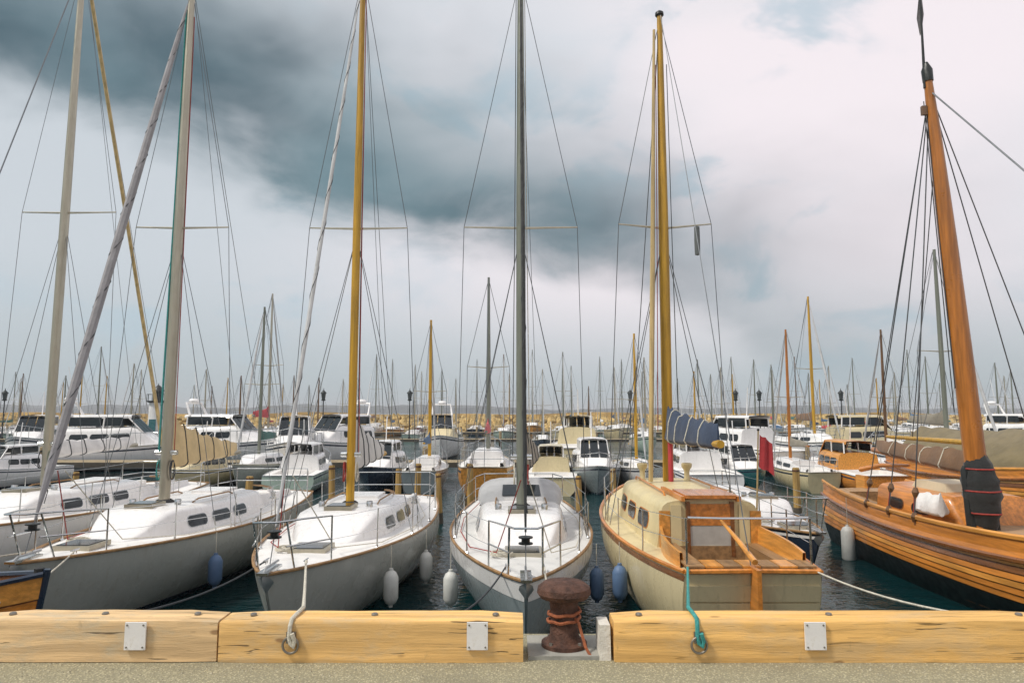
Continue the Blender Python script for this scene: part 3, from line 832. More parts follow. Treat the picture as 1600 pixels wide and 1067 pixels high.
# ------------------------------------------------------------------ front row, bows to the quay
keep(0, sloop('sailboat', 'white sloop cut off by the left edge, mast nearest the left edge', -9.15, 9.6, 9.2, 2.6, WHITE, DECKW, WHITE, ALU, my=4.0, mtop=12.6, spz=7.05, spl=.97, mr=.078, cover='white', stack=.3, forer=.012, fb=1.25, group='sailboats moored along the quay'))
keep(1, sloop('sailboat', 'grey-hulled sloop with thick grey furled jib and green halyard on its mast', -6.05, 8.55, 9.0, 2.75, GREYH, DECKW, WHITE, ALU, my=3.55, mtop=11.0, spz=6.32, spl=.85, mr=.085, cover='cream', stack=.95, forer=.062, forem=CV['grey'], fb=1.16, halyards=((-.075, -.05, ROPET, 10.5), (-.09, -.02, ROPET, 6.4), (.08, .02, ROPER, 10.4)), boot=NAVY, group='sailboats moored along the quay'))
keep(2, sloop('sailboat', 'pale grey sloop with tall ochre wooden mast and pale stacked mainsail', -2.83, 8.05, 8.7, 2.65, GREYH2, DECKW, WHITE, SPRUCE, True, my=4.1, mtop=11.4, spz=6.32, spl=.90, mr=.075, cover='pale', stack=1.05, forer=.03, forem=CV['palegrey'], fb=1.14, halyards=((.09, -.02, ROPER, 10.9), (.06, .09, ROPED, 10.9)), boot=TEALP, group='sailboats moored along the quay'))
keep(3, sloop('sailboat', 'blue-grey sloop with taupe sail cover, bow straight on in the middle', .16, 7.9, 8.9, 2.55, BLUEG, NONSKID, WHITE, ALUD, my=4.2, mtop=11.3, spz=6.32, spl=1.04, mr=.085, cover='taupe', stack=1.0, forer=.028, forem=CV['black'], fb=1.10, hood='palegrey', boom_x=.42, stripe=(WHITE, .02, .24), halyards=((-.1, -.04, ROPED, 11.0), (.10, .03, ROPEW, 11.0)), group='sailboats moored along the quay'))

_r, _h, _c, _mp = HULLS[0]
MB().tube([(0, 8.9, _h.sheer(1) + .02), _mp(12.5) + Vector((0, .1, 0))], [.045, .04], 9).build('furled_mizzen_stay', PINE, _r)
# ------------------------------------------------------------------ cream yacht, stern to the quay
def cream_yacht():
    L, Yst, X = 8.6, 8.25, 2.83
    h = Hull(L, 2.42, 1.25, 1.05, 1.12, rake=.9, tf=.66, srake=.35, peak=.56, bowpow=.75)
    root = empty('wooden_yacht', (X, Yst + L, WATER), math.pi)
    tag(root, 'cream wooden yacht with its stern and orange hatch towards the quay', 'sailboat', 'sailboats moored along the quay')
    c0 = L - 1.75
    CR2 = mat('cream_deck_canvas', (.68, .57, .33), .7, 0, .1, 2, .4, 90, dirt=.35, dirtcol=(.40, .30, .14), dstretch=(2, 2, 2))
    hull = hull_parts(h, root, CREAMH, CR2, (VARND, .03, .10), (VARN, .03), (c0 + .05, L - .42, .48, .5), wellm=TEAK, ns=30, nq=11, bootm=BLACKP)
    cab = Cabin(h, 2.6, c0, .70, .66, 1.2, .90)
    CREAMC = mat('cream_cabin_paint', (.68, .57, .32), .45, 0, .08, 2, .05, 30, dirt=.4, dirtcol=(.42, .28, .10))
    cb = cab.build(root, CREAMC, 18)
    for sd_ in (1, -1):
        for a, b in ((3.9, 4.5), (4.75, 5.35), (5.6, 6.25)): cab.window(root, sd_, a, b, .35, .8, .1, fm=VARN)
    # bulkhead boards, companionway
    zb = cab.base(c0); w = cab.w(c0)
    nb = 9
    for i in range(nb):
        x0 = -w * .96 + i * 2 * w * .96 / nb; x1 = x0 + 2 * w * .96 / nb - .010
        if x1 > -.31 and x0 < .31: continue
        xm = (x0 + x1) / 2; hh = .70 * (.80 if abs(xm) > w * .78 else .92)
        MB().box((xm, c0 + .014, zb + hh / 2 - .04), (x1 - x0, .022, hh)).build('bulkhead_board', CREAMC if i % 4 else VARN2, root, 0)
    for sx in (-.315, .315): MB().box((sx, c0 + .03, zb + .27), (.055, .05, .76)).build('companionway_jamb', VARND, root, 0)
    MB().box((0, c0 + .026, zb + .47), (.575, .03, .30)).build('washboard', ORNG, root, 0)
    MB().box((0, c0 + .026, zb + .11), (.575, .03, .40)).build('washboard', mat('pale_washboard', (.42, .40, .36), .5, 0, .12, 4), root, 0)
    MB().box((0, c0 - .30, zb + .725), (.72, .80, .05)).build('sliding_hatch', ORNG, root, 0)
    for sx in (-.40, .40): MB().box((sx, c0 - .55, zb + .70), (.05, 1.35, .07)).build('hatch_slide', VARN, root, 0)
    # cockpit coamings, seats, planked aft deck
    for sd_ in (1, -1):
        rows = []
        for i in range(9):
            y = lerp(c0, L - .35, i / 8); wv = .66 + .10 * math.sin(math.pi * i / 8 * .8); z = h.sheer(y / L) - .02; hh = lerp(.34, .2, i / 8)
            rows.append([(sd_ * wv, y, z), (sd_ * (wv + .02), y, z + hh), (sd_ * (wv + .055), y, z + hh), (sd_ * (wv + .05), y, z)])
        MB().grid(rows).build('coaming', VARN2, root, 30)
        MB().box((sd_ * .575, (c0 + L - .4) / 2, h.sheer(.9) + .04), (.17, L - .45 - c0, .035)).build('seat', TEAK, root, 0)
        MB().lathe([(.075, 0), (.07, .02), (.05, .05), (.05, .17), (.06, .2), (.095, .25), (.10, .31), (.085, .32)], tuple(cab.top(4.0, sd_ * .5)), 12).build('ventilator', CREAMC, root)
        cleat(root, h.edge(L - .35, .78, sd_, .03), R(90))
        MB().tube([cab.top(3.7, sd_ * .6) + Vector((0, 0, .0)), cab.top(3.8, sd_ * .6) + Vector((0, 0, .06)), cab.top(6.1, sd_ * .6) + Vector((0, 0, .06)), cab.top(6.2, sd_ * .6)], .017, 6).build('grab_rail', VARN, root)
    for i in range(7):
        x = -.66 + i * .22; MB().box((x, L - .21, h.sheer(1) + .062), (.206, .36, .022)).build('deck_plank', VARN2 if i % 2 else TEAK, root, 0)
    # transom with a varnished plank face
    b1 = h.hb(1)
    for i in range(4):
        q0, q1 = .10 + i * .14, .10 + (i + 1) * .14 - .012
        out = [h.pt(1, q0, -1), h.pt(1, q0, 1), h.pt(1, q1, 1), h.pt(1, q1, -1)]
        out = [Vector((p.x * .97, p.y + .004, p.z)) for p in out]
        MB().poly(out, (0, .018, 0)).build('transom_plank', CREAMH, root, 0)
    MB().box((0, L + .06, h.sheer(1) - .55), (.05, .30, 1.25)).build('rudder', VARN, root, 0)
    MB().tube([(0, L + .08, h.sheer(1) + .14), (0, L - .5, h.sheer(1) + .28), (0, L - 1.2, h.sheer(1) + .42)], [.036, .03, .018], 8).build('tiller', VARN2, root)
    my = Yst + L - 12.55
    cz = cab.top(my).z
    mast, mp = rigging(h, root, my, cz - .02, 10.62, .098, SPRUCE, 6.42, .86, forer=.010, wood_mast=True, n=12, halyards=((.12, .03, ROPER, 9.6), (-.13, .05, ROPED, 9.6)), masthead=False, taper=.5, lean=-.02)
    MB().lathe([(.06, -.03), (.085, 0), (.08, .05), (.03, .09), (0, .095)], (-.02, my + .06, 10.62), 12).build('truck', BLACKP, mast)
    MB().tube([(.36, my + .2, cz), (.25, my + .16, 5.2), (.10, my + .1, 10.3)], [.042, .048, .026], 9).build('spare_spar', PINE, root)
    gz = cz + .75; by = L - .2
    MB().tube([(0, my + .1, gz), (0, by - .9, gz + .05)], .055, 9).build('boom', SPRUCE, root)
    sail_bundle(root, 'sail_cover', CV['navy'], (0, my + .1, gz + .02), (0, by - 1.0, gz + .06), .62, .26, .15, .10, seed=5, tiem=ROPEW)
    MB().tube([(-.02, my + .12, cz), (-.02, my + .12, gz - .05)], .045, 8).build('mast_boot', CV['red'], mast)
    # gallows, stern rail, lines
    mb = MB()
    for sx in (-.72, .72): mb.tube([h.edge(L - .12, sx / b1, 1), h.edge(L - .12, sx / b1, 1) + Vector((0, 0, .62))], .014, 7)
    mb.tube([(-.72, L - .12, h.sheer(1) + .62), (-.35, L + .02, h.sheer(1) + .63), (.35, L + .02, h.sheer(1) + .63), (.72, L - .12, h.sheer(1) + .62)], .014, 7)
    mb.build('stern_rail', STEEL, root)
    for sd_ in (1, -1):
        pr = []
        for y in (1.2, 2.7, 4.2, 5.7, 7.1):
            b_ = h.edge(y, .95, sd_); pr.append(b_ + Vector((0, 0, .57)))
            st = MB().tube([b_, b_ + Vector((0, 0, .58))], .011, 6).build('stanchion', STEEL, root)
        pr.append(Vector((sd_ * .72, L - .12, h.sheer(1) + .60)))
        MB().tube(pr, .005, 4).build('lifeline', STEEL, root)
        MB().tube([p - Vector((0, 0, .27)) for p in pr], .005, 4).build('lifeline', STEEL, root)
    mb = MB(); e1, e2 = h.edge(1.2, .95, 1), h.edge(1.2, .95, -1)
    mb.tube([e1, e1 + Vector((0, 0, .58)), (.1, -.1, h.sheer(0) + .62), (-.1, -.1, h.sheer(0) + .62), e2 + Vector((0, 0, .58)), e2], .0125, 7).build('pulpit', STEEL, root)
    # radar reflector high in the shrouds
    sp_ = Vector((-.60, my + .16, 6.15))
    MB().lathe([(.0, -.28), (.05, -.26), (.055, 0), (.05, .26), (0, .28)], tuple(sp_), 10).build('radar_reflector', mat('reflector_grey', (.10, .11, .11), .5), root)
    # life-ring, stowed white bundle on the aft coaming
    ring = [(-.98 + .0, c0 + .55 + .22 * math.cos(a), h.sheer(.85) + .35 + .22 * math.sin(a)) for a in [2 * math.pi * k / 20 for k in range(21)]]
    return root, h, cab, mp
cy = cream_yacht()

# ------------------------------------------------------------------ varnished traditional boat on the right
def trad_boat(X, Y, label, L=10.5, B=3.1, main=True, rz=0.0):
    h = Hull(L, B, 1.40, 1.02, 1.18, rake=.55, tf=.62, srake=.0, peak=.42, bowpow=.55, full=1.35, keel=-.5)
    root = empty('traditional_sailing_boat', (X, Y, WATER), rz); tag(root, label, 'sailboat', 'sailboats moored along the quay' if main else None)
    TD = woodh('tan_deck', (.36, .22, .11), 0, .6)
    hull_parts(h, root, VARND, TD, None, None, (L * .82, L - .5, .6, .5), wellm=TEAK, ns=26, nq=10)
    # strakes: each plank its own lapped board
    ns = 28; ts = [(i / ns) ** 1.15 for i in range(ns + 1)]
    npk = 7
    zlo = .42
    for sd_ in (1, -1):
        for k in range(npk):
            rows = []
            for t in ts:
                qb = h.qz(t, zlo); q0 = qb * k / npk; q1 = qb * (k + 1) / npk - .010
                o0, o1 = (.010, .026)
                rows.append([h.pt(t, q0, sd_, -.002), h.pt(t, q0, sd_, o0), h.pt(t, (q0 + q1) / 2, sd_, (o0 + o1) / 2), h.pt(t, q1, sd_, o1), h.pt(t, q1, sd_, -.002)])
            MB().grid(rows).build('plank', (VARN, VARN2, VARN)[k % 3] if k not in (2,) else VARND, root, 30)
        rows = [[h.pt(t, h.qz(t, zlo + .01), sd_, .032), h.pt(t, h.qz(t, .0), sd_, .03), h.pt(t, h.qz(t, -.25), sd_, .02)] for t in ts]
        MB().grid(rows).build('boot_top', BLACKP, root, 40)
        # bulwark cap and rubbing strake
        MB().tube([h.pt(t, 0, sd_, .02) + Vector((0, 0, .20)) for t in ts], .045, 6, True, .6).build('cap_rail', VARN2, root)
        rows = [[h.pt(t, 0, sd_, .012), h.pt(t, 0, sd_, .016) + Vector((0, 0, .20)), h.pt(t, 0, sd_, -.025) + Vector((0, 0, .20)), h.pt(t, 0, sd_, -.025)] for t in ts]
        MB().grid(rows).build('bulwark', VARN, root, 30)
        MB().tube([h.pt(t, h.qz(t, h.sheer(t) - .10), sd_, .045) for t in ts], .04, 6).build('rubbing_strake', VARND, root)
    MB().tube([(0, -.03, h.sheer(0) + .38), (0, -.02, h.sheer(0) - .2), (0, .3, 0), (0, .6, -.4)], .085, 8).build('stem_post', VARND, root)
    MB().box((0, L + .10, .55), (.09, .42, 1.9)).build('rudder', VARN2, root, 0)
    MB().tube([(0, L + .12, h.sheer(1) + .45), (0, L - .8, h.sheer(1) + .62), (0, L - 1.9, h.sheer(1) + .70)], [.06, .05, .03], 8).build('tiller', VARN, root)
    cab = Cabin(h, L * .57, L * .80, .64, .50, .30, .94)
    cab.build(root, VARN, 12)
    CRM = mat('cream_roof_paint', (.60, .50, .34), .55, 0, .1, 2)
    for sd_ in (1, -1):
        for a, b in ((L * .625, L * .67), (L * .70, L * .75)): cab.window(root, sd_, a, b, .3, .75, .12, fm=VARND)
    MB().box((0, L * .69, cab.top(L * .69).z + .05), (.9, 1.1, .16), taper=.86).build('skylight', CRM, root, 0)
    return root, h, cab
tb_X = 8.35
TL = 10.5
tb = trad_boat(tb_X, 5.95, 'large varnished wooden sailing boat with black waterline at the right edge', TL, 3.1)
def trad_rig():
    root, h, cab = tb
    inv = Vector((tb_X, 5.95, WATER))
    base = at(1536, 815, 11.5) - inv; top = at(1449, 118, 11.5) - inv
    base.y += .0
    dz0 = h.sheer(base.y / TL)
    dirn = (top - base).normalized()
    foot = base + dirn * ((dz0 - base.z) / dirn.z)
    k = 8
    pts = [foot.lerp(top, i / k) for i in range(k + 1)]
    mast = MB().tube(pts, [.165, .165, .163, .158, .150, .138, .120, .098, .065], 14).build('mast', MAHOG, root, 60)
    def mp(t): return foot.lerp(top, t)
    MB().tube([mp(.985), mp(1.012), mp(1.03)], [.085, .09, .03], 10).build('masthead_cap', BLACKP, mast)
    MB().tube([mp(.97) + Vector((-.07, .0, 0)), at(1438, 2, 11.5) - inv + Vector((0, 0, .25))], [.03, .014], 6).build('pennant_pole', BLACKP, mast)
    a = at(1438, 6, 11.5) - inv
    v = [a + Vector((-.01, 0, .2)), a + Vector((-.05, .05, -.25)), a + Vector((.02, .1, -.55)), a + Vector((.04, .08, -.5)), a + Vector((.05, .0, -.2)), a + Vector((.03, 0, .2))]
    MB().poly(v, (0, .004, 0)).build('pennant', CV['grey'], mast, 0)
    # tabernacle, halyard bundle
    sx = Vector((1, 0, 0))
    mb = MB()
    for s_ in (-1, 1):
        p0 = foot + sx * s_ * .20; mb.tube([p0 - Vector((0, 0, .1)), p0 + dirn * 1.0, p0 + dirn * 1.08], [.075, .07, .03], 6)
    mb.build('tabernacle', BLACKP, root, 40)
    rows = []
    for i in range(15):
        t = i / 14; p = foot + dirn * (.05 + 1.25 * t) + Vector((.02, -.02, 0)); r_ = .27 * math.sin(math.pi * (.12 + .80 * t)) ** .6 * (1 + .06 * math.sin(i * 2.3))
        rows.append([p + Vector((math.cos(2 * math.pi * j / 14) * r_ * (1 + .07 * math.sin(j * 3 + i)), math.sin(2 * math.pi * j / 14) * r_ * (1 + .07 * math.sin(j * 2.2 + i * .7)), 0)) for j in range(14)])
    o = MB().grid(rows, True).build('furled_staysail', CV['black'], root, 60)
    for i in (3, 7, 11): MB().tube([Vector(p) * 1.0 for p in rows[i] + rows[i][:1]], .014, 5, False).build('sail_tie', ROPER, o)
    # boom, gaff and stowed brown mainsail running aft
    g0 = foot + dirn * .95 + Vector((0, .2, 0)); g1 = Vector((0, TL - .5, g0.z + .15))
    MB().tube([g0, g1], [.075, .06], 10).build('boom', MAHOG, root)
    sail_bundle(root, 'stowed_mainsail', CV['brown'], g0 + Vector((0, 0, .05)), g1.lerp(g0, .06) + Vector((0, 0, .05)), .36, .20, .18, .12, 24, 9, tiem=ROPEW)
    MB().tube([g0 + Vector((.02, 0, .50)), g1.lerp(g0, .2) + Vector((0, 0, .36))], [.05, .035], 8).build('gaff', SPRUCE, root)
    # shrouds and stays
    tp = mp(.965)
    for sd_, ys in ((-1, (5.85, 6.75, 7.7)), (1, (5.85, 6.75))):
        for j, y in enumerate(ys):
            e = h.edge(y, 1.0, sd_) + Vector((sd_ * .03, 0, .12))
            MB().tube([e, tp], .011, 5).build('shroud', WIRE, root)
            dd = (tp - e).normalized()
            MB().tube([e, e + dd * .09, e + dd * .16], [.03, .06, .03], 8).build('deadeye', DKWOOD, root); MB().tube([e + dd * .42, e + dd * .5, e + dd * .58], [.03, .06, .03], 8).build('deadeye', DKWOOD, root)
            MB().tube([e + dd * .1 + Vector((0, .03, 0)), e + dd * .5 + Vector((0, .03, 0))], .008, 4).build('lanyard', ROPER, root)
    MB().tube([(0, .1, h.sheer(0) + .36), tp], .014, 5).build('forestay', WIRE, root)
    MB().tube([mp(.30) + Vector((-.19, 0, 0)), mp(.93) + Vector((-.09, 0, 0))], .010, 5).build('halyard', ROPED, root)
    MB().tube([mp(.25) + Vector((-.24, .02, 0)), mp(.94) + Vector((-.11, .02, 0))], .009, 5).build('halyard', ROPED, root)
    MB().tube([g1 + Vector((0, 0, .1)), mp(.95) + Vector((0, .05, 0))], .009, 5).build('topping_lift', ROPED, root)
    MB().tube([g1.lerp(g0, .5) + Vector((0, 0, .45)), mp(.80) + Vector((-.02, .08, 0))], .009, 5).build('peak_halyard', ROPED, root)
    # block hanging at the shroud
    MB().box(tuple(mp(.93) + Vector((-.13, .0, -.1))), (.09, .06, .16)).build('block', DKWOOD, root, 0)
    # cream canvas bundle and deck box
    sail_bundle(root, 'rolled_canvas', CV['white'], (-.98, 6.0, h.sheer(.55) + .26), (-.9, 6.75, h.sheer(.6) + .25), .30, .28, .17, .16, 8, 3, ties=False)
trad_rig()

tb2 = trad_boat(15.6, 17.6, 'brown wooden boat under an olive-brown canvas tent behind the leaning mast', 9.5, 3.0, False)
def tent(root, h, y0, y1):
    rows = []
    for i in range(13):
        t_ = i / 12; y = lerp(y0, y1, t_); b_ = h.hb(y / h.L) * 1.0; z = h.sheer(y / h.L) + .22
        rz_ = 1.15 + .05 * math.sin(i * 2.1)
        rows.append([(-b_, y, z - .12), (-b_ * .96, y, z + .15), (-b_ * .5, y, z + rz_ * .62 - .05 * math.sin(i * math.pi / 2) ** 2), (-.04, y, z + rz_), (.04, y, z + rz_), (b_ * .5, y, z + rz_ * .62 - .05 * math.sin(i * math.pi / 2) ** 2), (b_ * .96, y, z + .15), (b_, y, z - .12)])
    mb = MB().grid(rows); k_ = len(rows[0]); mb.f.append(tuple(range(k_))); mb.f.append(tuple(12 * k_ + j for j in range(k_)))
    mb.build('canvas_tent', CV['olive'], root, 50)
tent(tb2[0], tb2[1], 1.6, 8.6)
# ------------------------------------------------------------------ dinghy lying along the quay at the lower left
def dinghy():
    L = 4.6
    h = Hull(L, 1.5, 1.34, 1.10, 1.06, rake=.35, tf=.66, srake=.1, peak=.55, bowpow=.75, keel=-.2)
    root = empty('rowing_boat', (-4.78, 7.2, WATER), R(90)); tag(root, 'varnished wooden open boat with dark gunwale in the lower left corner', 'rowing boat')
    ns = 18; ts = [(i / ns) ** 1.2 for i in range(ns + 1)]
    rows = [[h.pt(t, k / 8, 1) for k in range(9)] + [h.pt(t, k / 8, -1) for k in range(7, -1, -1)] for t in ts]
    mb = MB().grid(rows); n = len(rows[0]); mb.f.append(tuple(ns * n + k for k in range(n)))
    mb.build('hull', VARND, root, 40)
    for sd_ in (1, -1):
        for k in range(5):
            rw = []
            for t in ts:
                q0, q1 = k * .16, (k + 1) * .16 - .012
                rw.append([h.pt(t, q0, sd_, .001), h.pt(t, q0, sd_, .006), h.pt(t, q1, sd_, .016), h.pt(t, q1, sd_, .001)])
            MB().grid(rw).build('plank', (VARN2, VARN)[k % 2], root, 30)
        MB().tube([h.pt(t, 0, sd_, .012) + Vector((0, 0, .015)) for t in ts], .03, 6).build('gunwale', NAVY, root)
    for y in (1.5, 2.9): MB().box((0, y, .84), (2 * h.hb(y / L) * .96, .24, .03)).build('thwart', TEAK, root, 0)
    MB().tube([(0, -.02, 1.40), (0, .08, .8), (0, .35, 0)], .035, 6).build('stem', NAVY, root)
    MB().lathe([(0, .05), (.05, .04), (.05, -.02), (0, -.03)], (0, .06, 1.37), 8).build('bow_fender', RUBBER, root)
dinghy()

# ------------------------------------------------------------------ dark boat between, with a red ensign
t = sloop('cabin_boat', 'mastless navy cabin boat in the gap between cream yacht and varnished boat', 5.2, 11.8, 7.6, 2.05, NAVY, DECKW, WHITE, DKWOOD, True, my=3.2, mtop=8.1, spz=5.0, spl=.6, mr=.05, cover='blue', stack=.4, forer=.010, fb=.95, boom_len=2.4, group='sailboats moored along the quay', stripe=(WHITE, .05, .10), rig=False, cat='boat')
keep(4, t)
fl = empty('ensign', (4.62, 11.95, .0)); tag(fl, 'drooping red ensign on a raked wooden staff above the navy cabin boat', 'flag')
fl.location = (4.62, 13.2, WATER + .78)
MB().tube([(.0, .0, -.02), (.10, .0, 1.86)], [.02, .014], 8).build('staff', PINE, fl)
MB().lathe([(0, .05), (.03, .025), (.02, 0)], (.10, 0, 1.86), 8).build('finial', BLACKP, fl)
rows = []
for i in range(15):
    t_ = i / 14; row = []
    for k in range(13):
        s_ = k / 12
        hang = Vector((.10 - .03 * t_, .0, 1.80 - t_ * .62))
        row.append(hang + Vector((.02 + s_ * .30 * (.75 + .25 * t_), -.02 + .045 * math.sin(s_ * 12 + t_ * 1.5) * (.3 + .7 * s_), -s_ * .17 - .02 * math.sin(s_ * 9))))
    rows.append(row)
mb = MB().grid(rows); mb.grid([[p + Vector((0, .004, 0)) for p in r_] for r_ in rows])
mb.build('cloth', CV['red'], fl, 60)

# ------------------------------------------------------------------ mooring lines and fenders
def rope(pts, m, label, r_=.011, sag=.25, name='mooring_line'):
    a, b = Vector(pts[0]), Vector(pts[1]); out = []
    for i in range(17):
        t_ = i / 16; p = a.lerp(b, t_); p.z -= sag * 4 * t_ * (1 - t_); out.append(p)
    return tag(MB().tube(out, r_, 6).build(name, m), label, 'rope', 'mooring lines to the quay')
def over_kerb(a, x, m, label):
    a = Vector(a); b = Vector((x, KD + KW - .01, KH + .016)); out = []
    for i in range(15):
        t_ = i / 14; p = a.lerp(b, t_); p.z -= .10 * 4 * t_ * (1 - t_); out.append(p)
    out += [Vector((x, KD + .12, KH + .014)), Vector((x - .004, KD + .01, KH + .008)), Vector((x - .008, KD - .014, KH - .03)), Vector((x - .01, KD - .018, .165)), Vector((x, KD - .02, .125)), Vector((x + .02, KD - .022, .105)), Vector((x + .028, KD - .022, .14)), Vector((x + .012, KD - .03, .19))]
    tag(MB().tube(out, .014, 7).build('mooring_line', m), label, 'rope', 'mooring lines to the quay')
    rg = empty('mooring_ring', (x, KD, .15)); tag(rg, 'galvanised mooring ring on the kerb holding the ' + label.split(' ')[0] + ' line', 'ring', 'mooring rings on the kerb')
    MB().box((0, -.008, .01), (.06, .016, .07)).build('plate', BOLT, rg, 0)
    MB().tube([(.05 * math.sin(k_ * math.pi / 9), -.02, -.035 + .05 * math.cos(k_ * math.pi / 9)) for k_ in range(19)], .008, 6).build('ring', BOLT, rg)
def wp(k, y, frac, side, dz=.06):
    r_, h = HULLS[k][0], HULLS[k][1]; return Vector(r_.location) + h.edge(y, frac, side, dz)
rope([wp(1, .75, .62, -1), (-6.9, KD + KW + .01, .16)], ROPEW, 'white mooring line from the grey sloop leading left to the quay', sag=.02)
rope([wp(1, .75, .62, 1), (-4.4, KD + KW + .01, .16)], ROPEW, 'white mooring line from the grey sloop leading right to the quay', sag=.25)
over_kerb(wp(2, .75, .62, 1), -1.42, ROPEW, 'white mooring line over the kerb from the wooden-masted sloop')
rope([wp(2, .75, .62, -1), (-3.5, KD + KW + .01, .16)], ROPED, 'dark mooring line from the wooden-masted sloop to the quay', sag=.2)
rope([wp(3, .75, .62, 1), (BX - .02, BY + .10, .27)], ROPEW, 'white mooring line from the middle sloop to the rusty bollard', sag=.14)
rope([wp(3, .75, .62, -1), (-.75, KD + KW + .01, .16)], ROPED, 'dark mooring line from the middle sloop leading left to the quay', sag=.2)
cyr, cyh = cy[0], cy[1]
def wc(y, frac, side, dz=.06): p = cyh.edge(y, frac, side, dz); return Vector(cyr.location) + Vector((-p.x, -p.y, p.z))
over_kerb(wc(8.25, .78, 1), 1.20, ROPET, 'teal mooring line over the kerb from the cream yacht')
rope([wc(8.25, .78, -1), (4.3, KD + KW + .01, .16)], ROPEW, 'white mooring line from the cream yacht leading right to the quay', sag=.2)
tr, th = tb[0], tb[1]
rope([Vector(tr.location) + th.edge(1.0, .95, -1, .2), (5.2, KD + KW + .01, .16)], ROPER, 'red mooring line from the varnished boat to the quay', sag=.15, r_=.014)

def fender_at(p, m, label, hgt=.55, r_=.11, line=.5):
    root = empty('fender', tuple(p)); tag(root, label, 'fender', 'fenders hung between the boats')
    MB().lathe([(0, 0), (.03, 0), (.035, .03), (r_ * .7, .06), (r_, .13), (r_, hgt - .13), (r_ * .7, hgt - .06), (.035, hgt - .03), (.03, hgt), (0, hgt)], n=14).build('body', m, root)
    MB().tube([(0, 0, hgt - .01), (0, 0, hgt + line)], .006, 5).build('lanyard', ROPEW, root)
FW = mat('white_fender_vinyl', (.62, .62, .58), .5, 0, .08, 5, 0, dirt=.4, dstretch=(3, 3, 1))
FB = mat('blue_fender_vinyl', (.10, .17, .30), .5, 0, .08, 5)
for k, y, sd_, m, lab in ((2, 2.3, 1, FW, 'white fender on the wooden-masted sloop, nearer the bow'), (2, 3.9, 1, FW, 'white fender on the wooden-masted sloop, amidships'),
                          (3, 2.6, -1, FW, 'white fender on the left side of the middle sloop'), (3, 2.9, 1, FB, 'blue fender on the right side of the middle sloop'),
                          (1, 2.9, 1, FB, 'blue fender on the right side of the grey sloop')):
    e = wp(k, y, 1.0, sd_, 0); h = HULLS[k][1]
    fender_at((e.x + sd_ * .125, e.y, e.z - .85), m, lab, line=.33)
e = Vector(tr.location) + th.edge(8.4, 1.0, -1, 0)
fender_at((e.x - .16, e.y, e.z - 1.15), FW, 'long white fender on the varnished boat towards its stern', .8, .13, .55)
e = wc(6.3, 1.0, -1, 0)
fender_at((e.x + .14, e.y, e.z - .8), FW, 'white fender on the right side of the cream yacht', line=.3)
e = wc(6.6, 1.0, 1, 0)
fender_at((e.x - .14, e.y, e.z - .8), FB, 'blue fender on the left side of the cream yacht', line=.3)

# ------------------------------------------------------------------ mooring piles behind the front row
PILE = mat('ochre_pile_wood', (.42, .26, .08), .8, 0, .3, 2, .5, 14, (5, 5, .5), dirt=.4, dirtcol=(.12, .09, .05))
PILED = mat('dark_pile_wood', (.085, .07, .05), .8, 0, .3, 2, .5, 14, (5, 5, .5))
pile_px = [(118, 20.6, 'leftmost ochre mooring pile, beside the leftmost mast'), (388, 19.6, 'ochre mooring pile right of the cream sail cover'), (520, 19.2, 'ochre mooring pile just left of the ochre mast'),
           (622, 19.4, 'ochre mooring pile right of the pale stacked mainsail, left of a pair'), (652, 20.8, 'ochre mooring pile right of the pale stacked mainsail, right of a pair'), (688, 18.9, 'ochre mooring pile at the stern of the ochre-masted sloop'),
           (736, 20.0, 'ochre mooring pile left of the middle sloop'), (905, 19.4, 'ochre mooring pile right of the middle sloop'), (958, 20.2, 'ochre mooring pile left of the cream yacht'), (1244, 19.8, 'ochre mooring pile behind the red ensign')]
me1 = MB().lathe([(.10, -1.5), (.098, 0), (.088, 1.36), (.080, 1.40), (.03, 1.405), (0, 1.40)], n=10).mesh('pile', PILE); me2 = MB().lathe([(.104, -.3), (.103, .30)], n=10).mesh('tide_band', PILED)
me3 = MB().lathe([(.098, 1.30), (.096, 1.345)], n=10).mesh('band', IRON)
for i, (px, dd, lab) in enumerate(pile_px):
    p = at(px, 740, dd)
    root = empty('mooring_pile', (p.x, dd, WATER)); root.rotation_euler = (random.uniform(-.05, .05), random.uniform(-.05, .05), random.uniform(0, 6))
    tag(root, lab, 'mooring pile', 'wooden mooring piles')
    for nm, me in (('shaft', me1), ('tide_band', me2), ('iron_band', me3)):
        o = bpy.data.objects.new(nm, me); COL.objects.link(o); o.parent = root
    root.scale = (random.uniform(.85, 1.1),) * 2 + (random.uniform(.85, 1.12),)

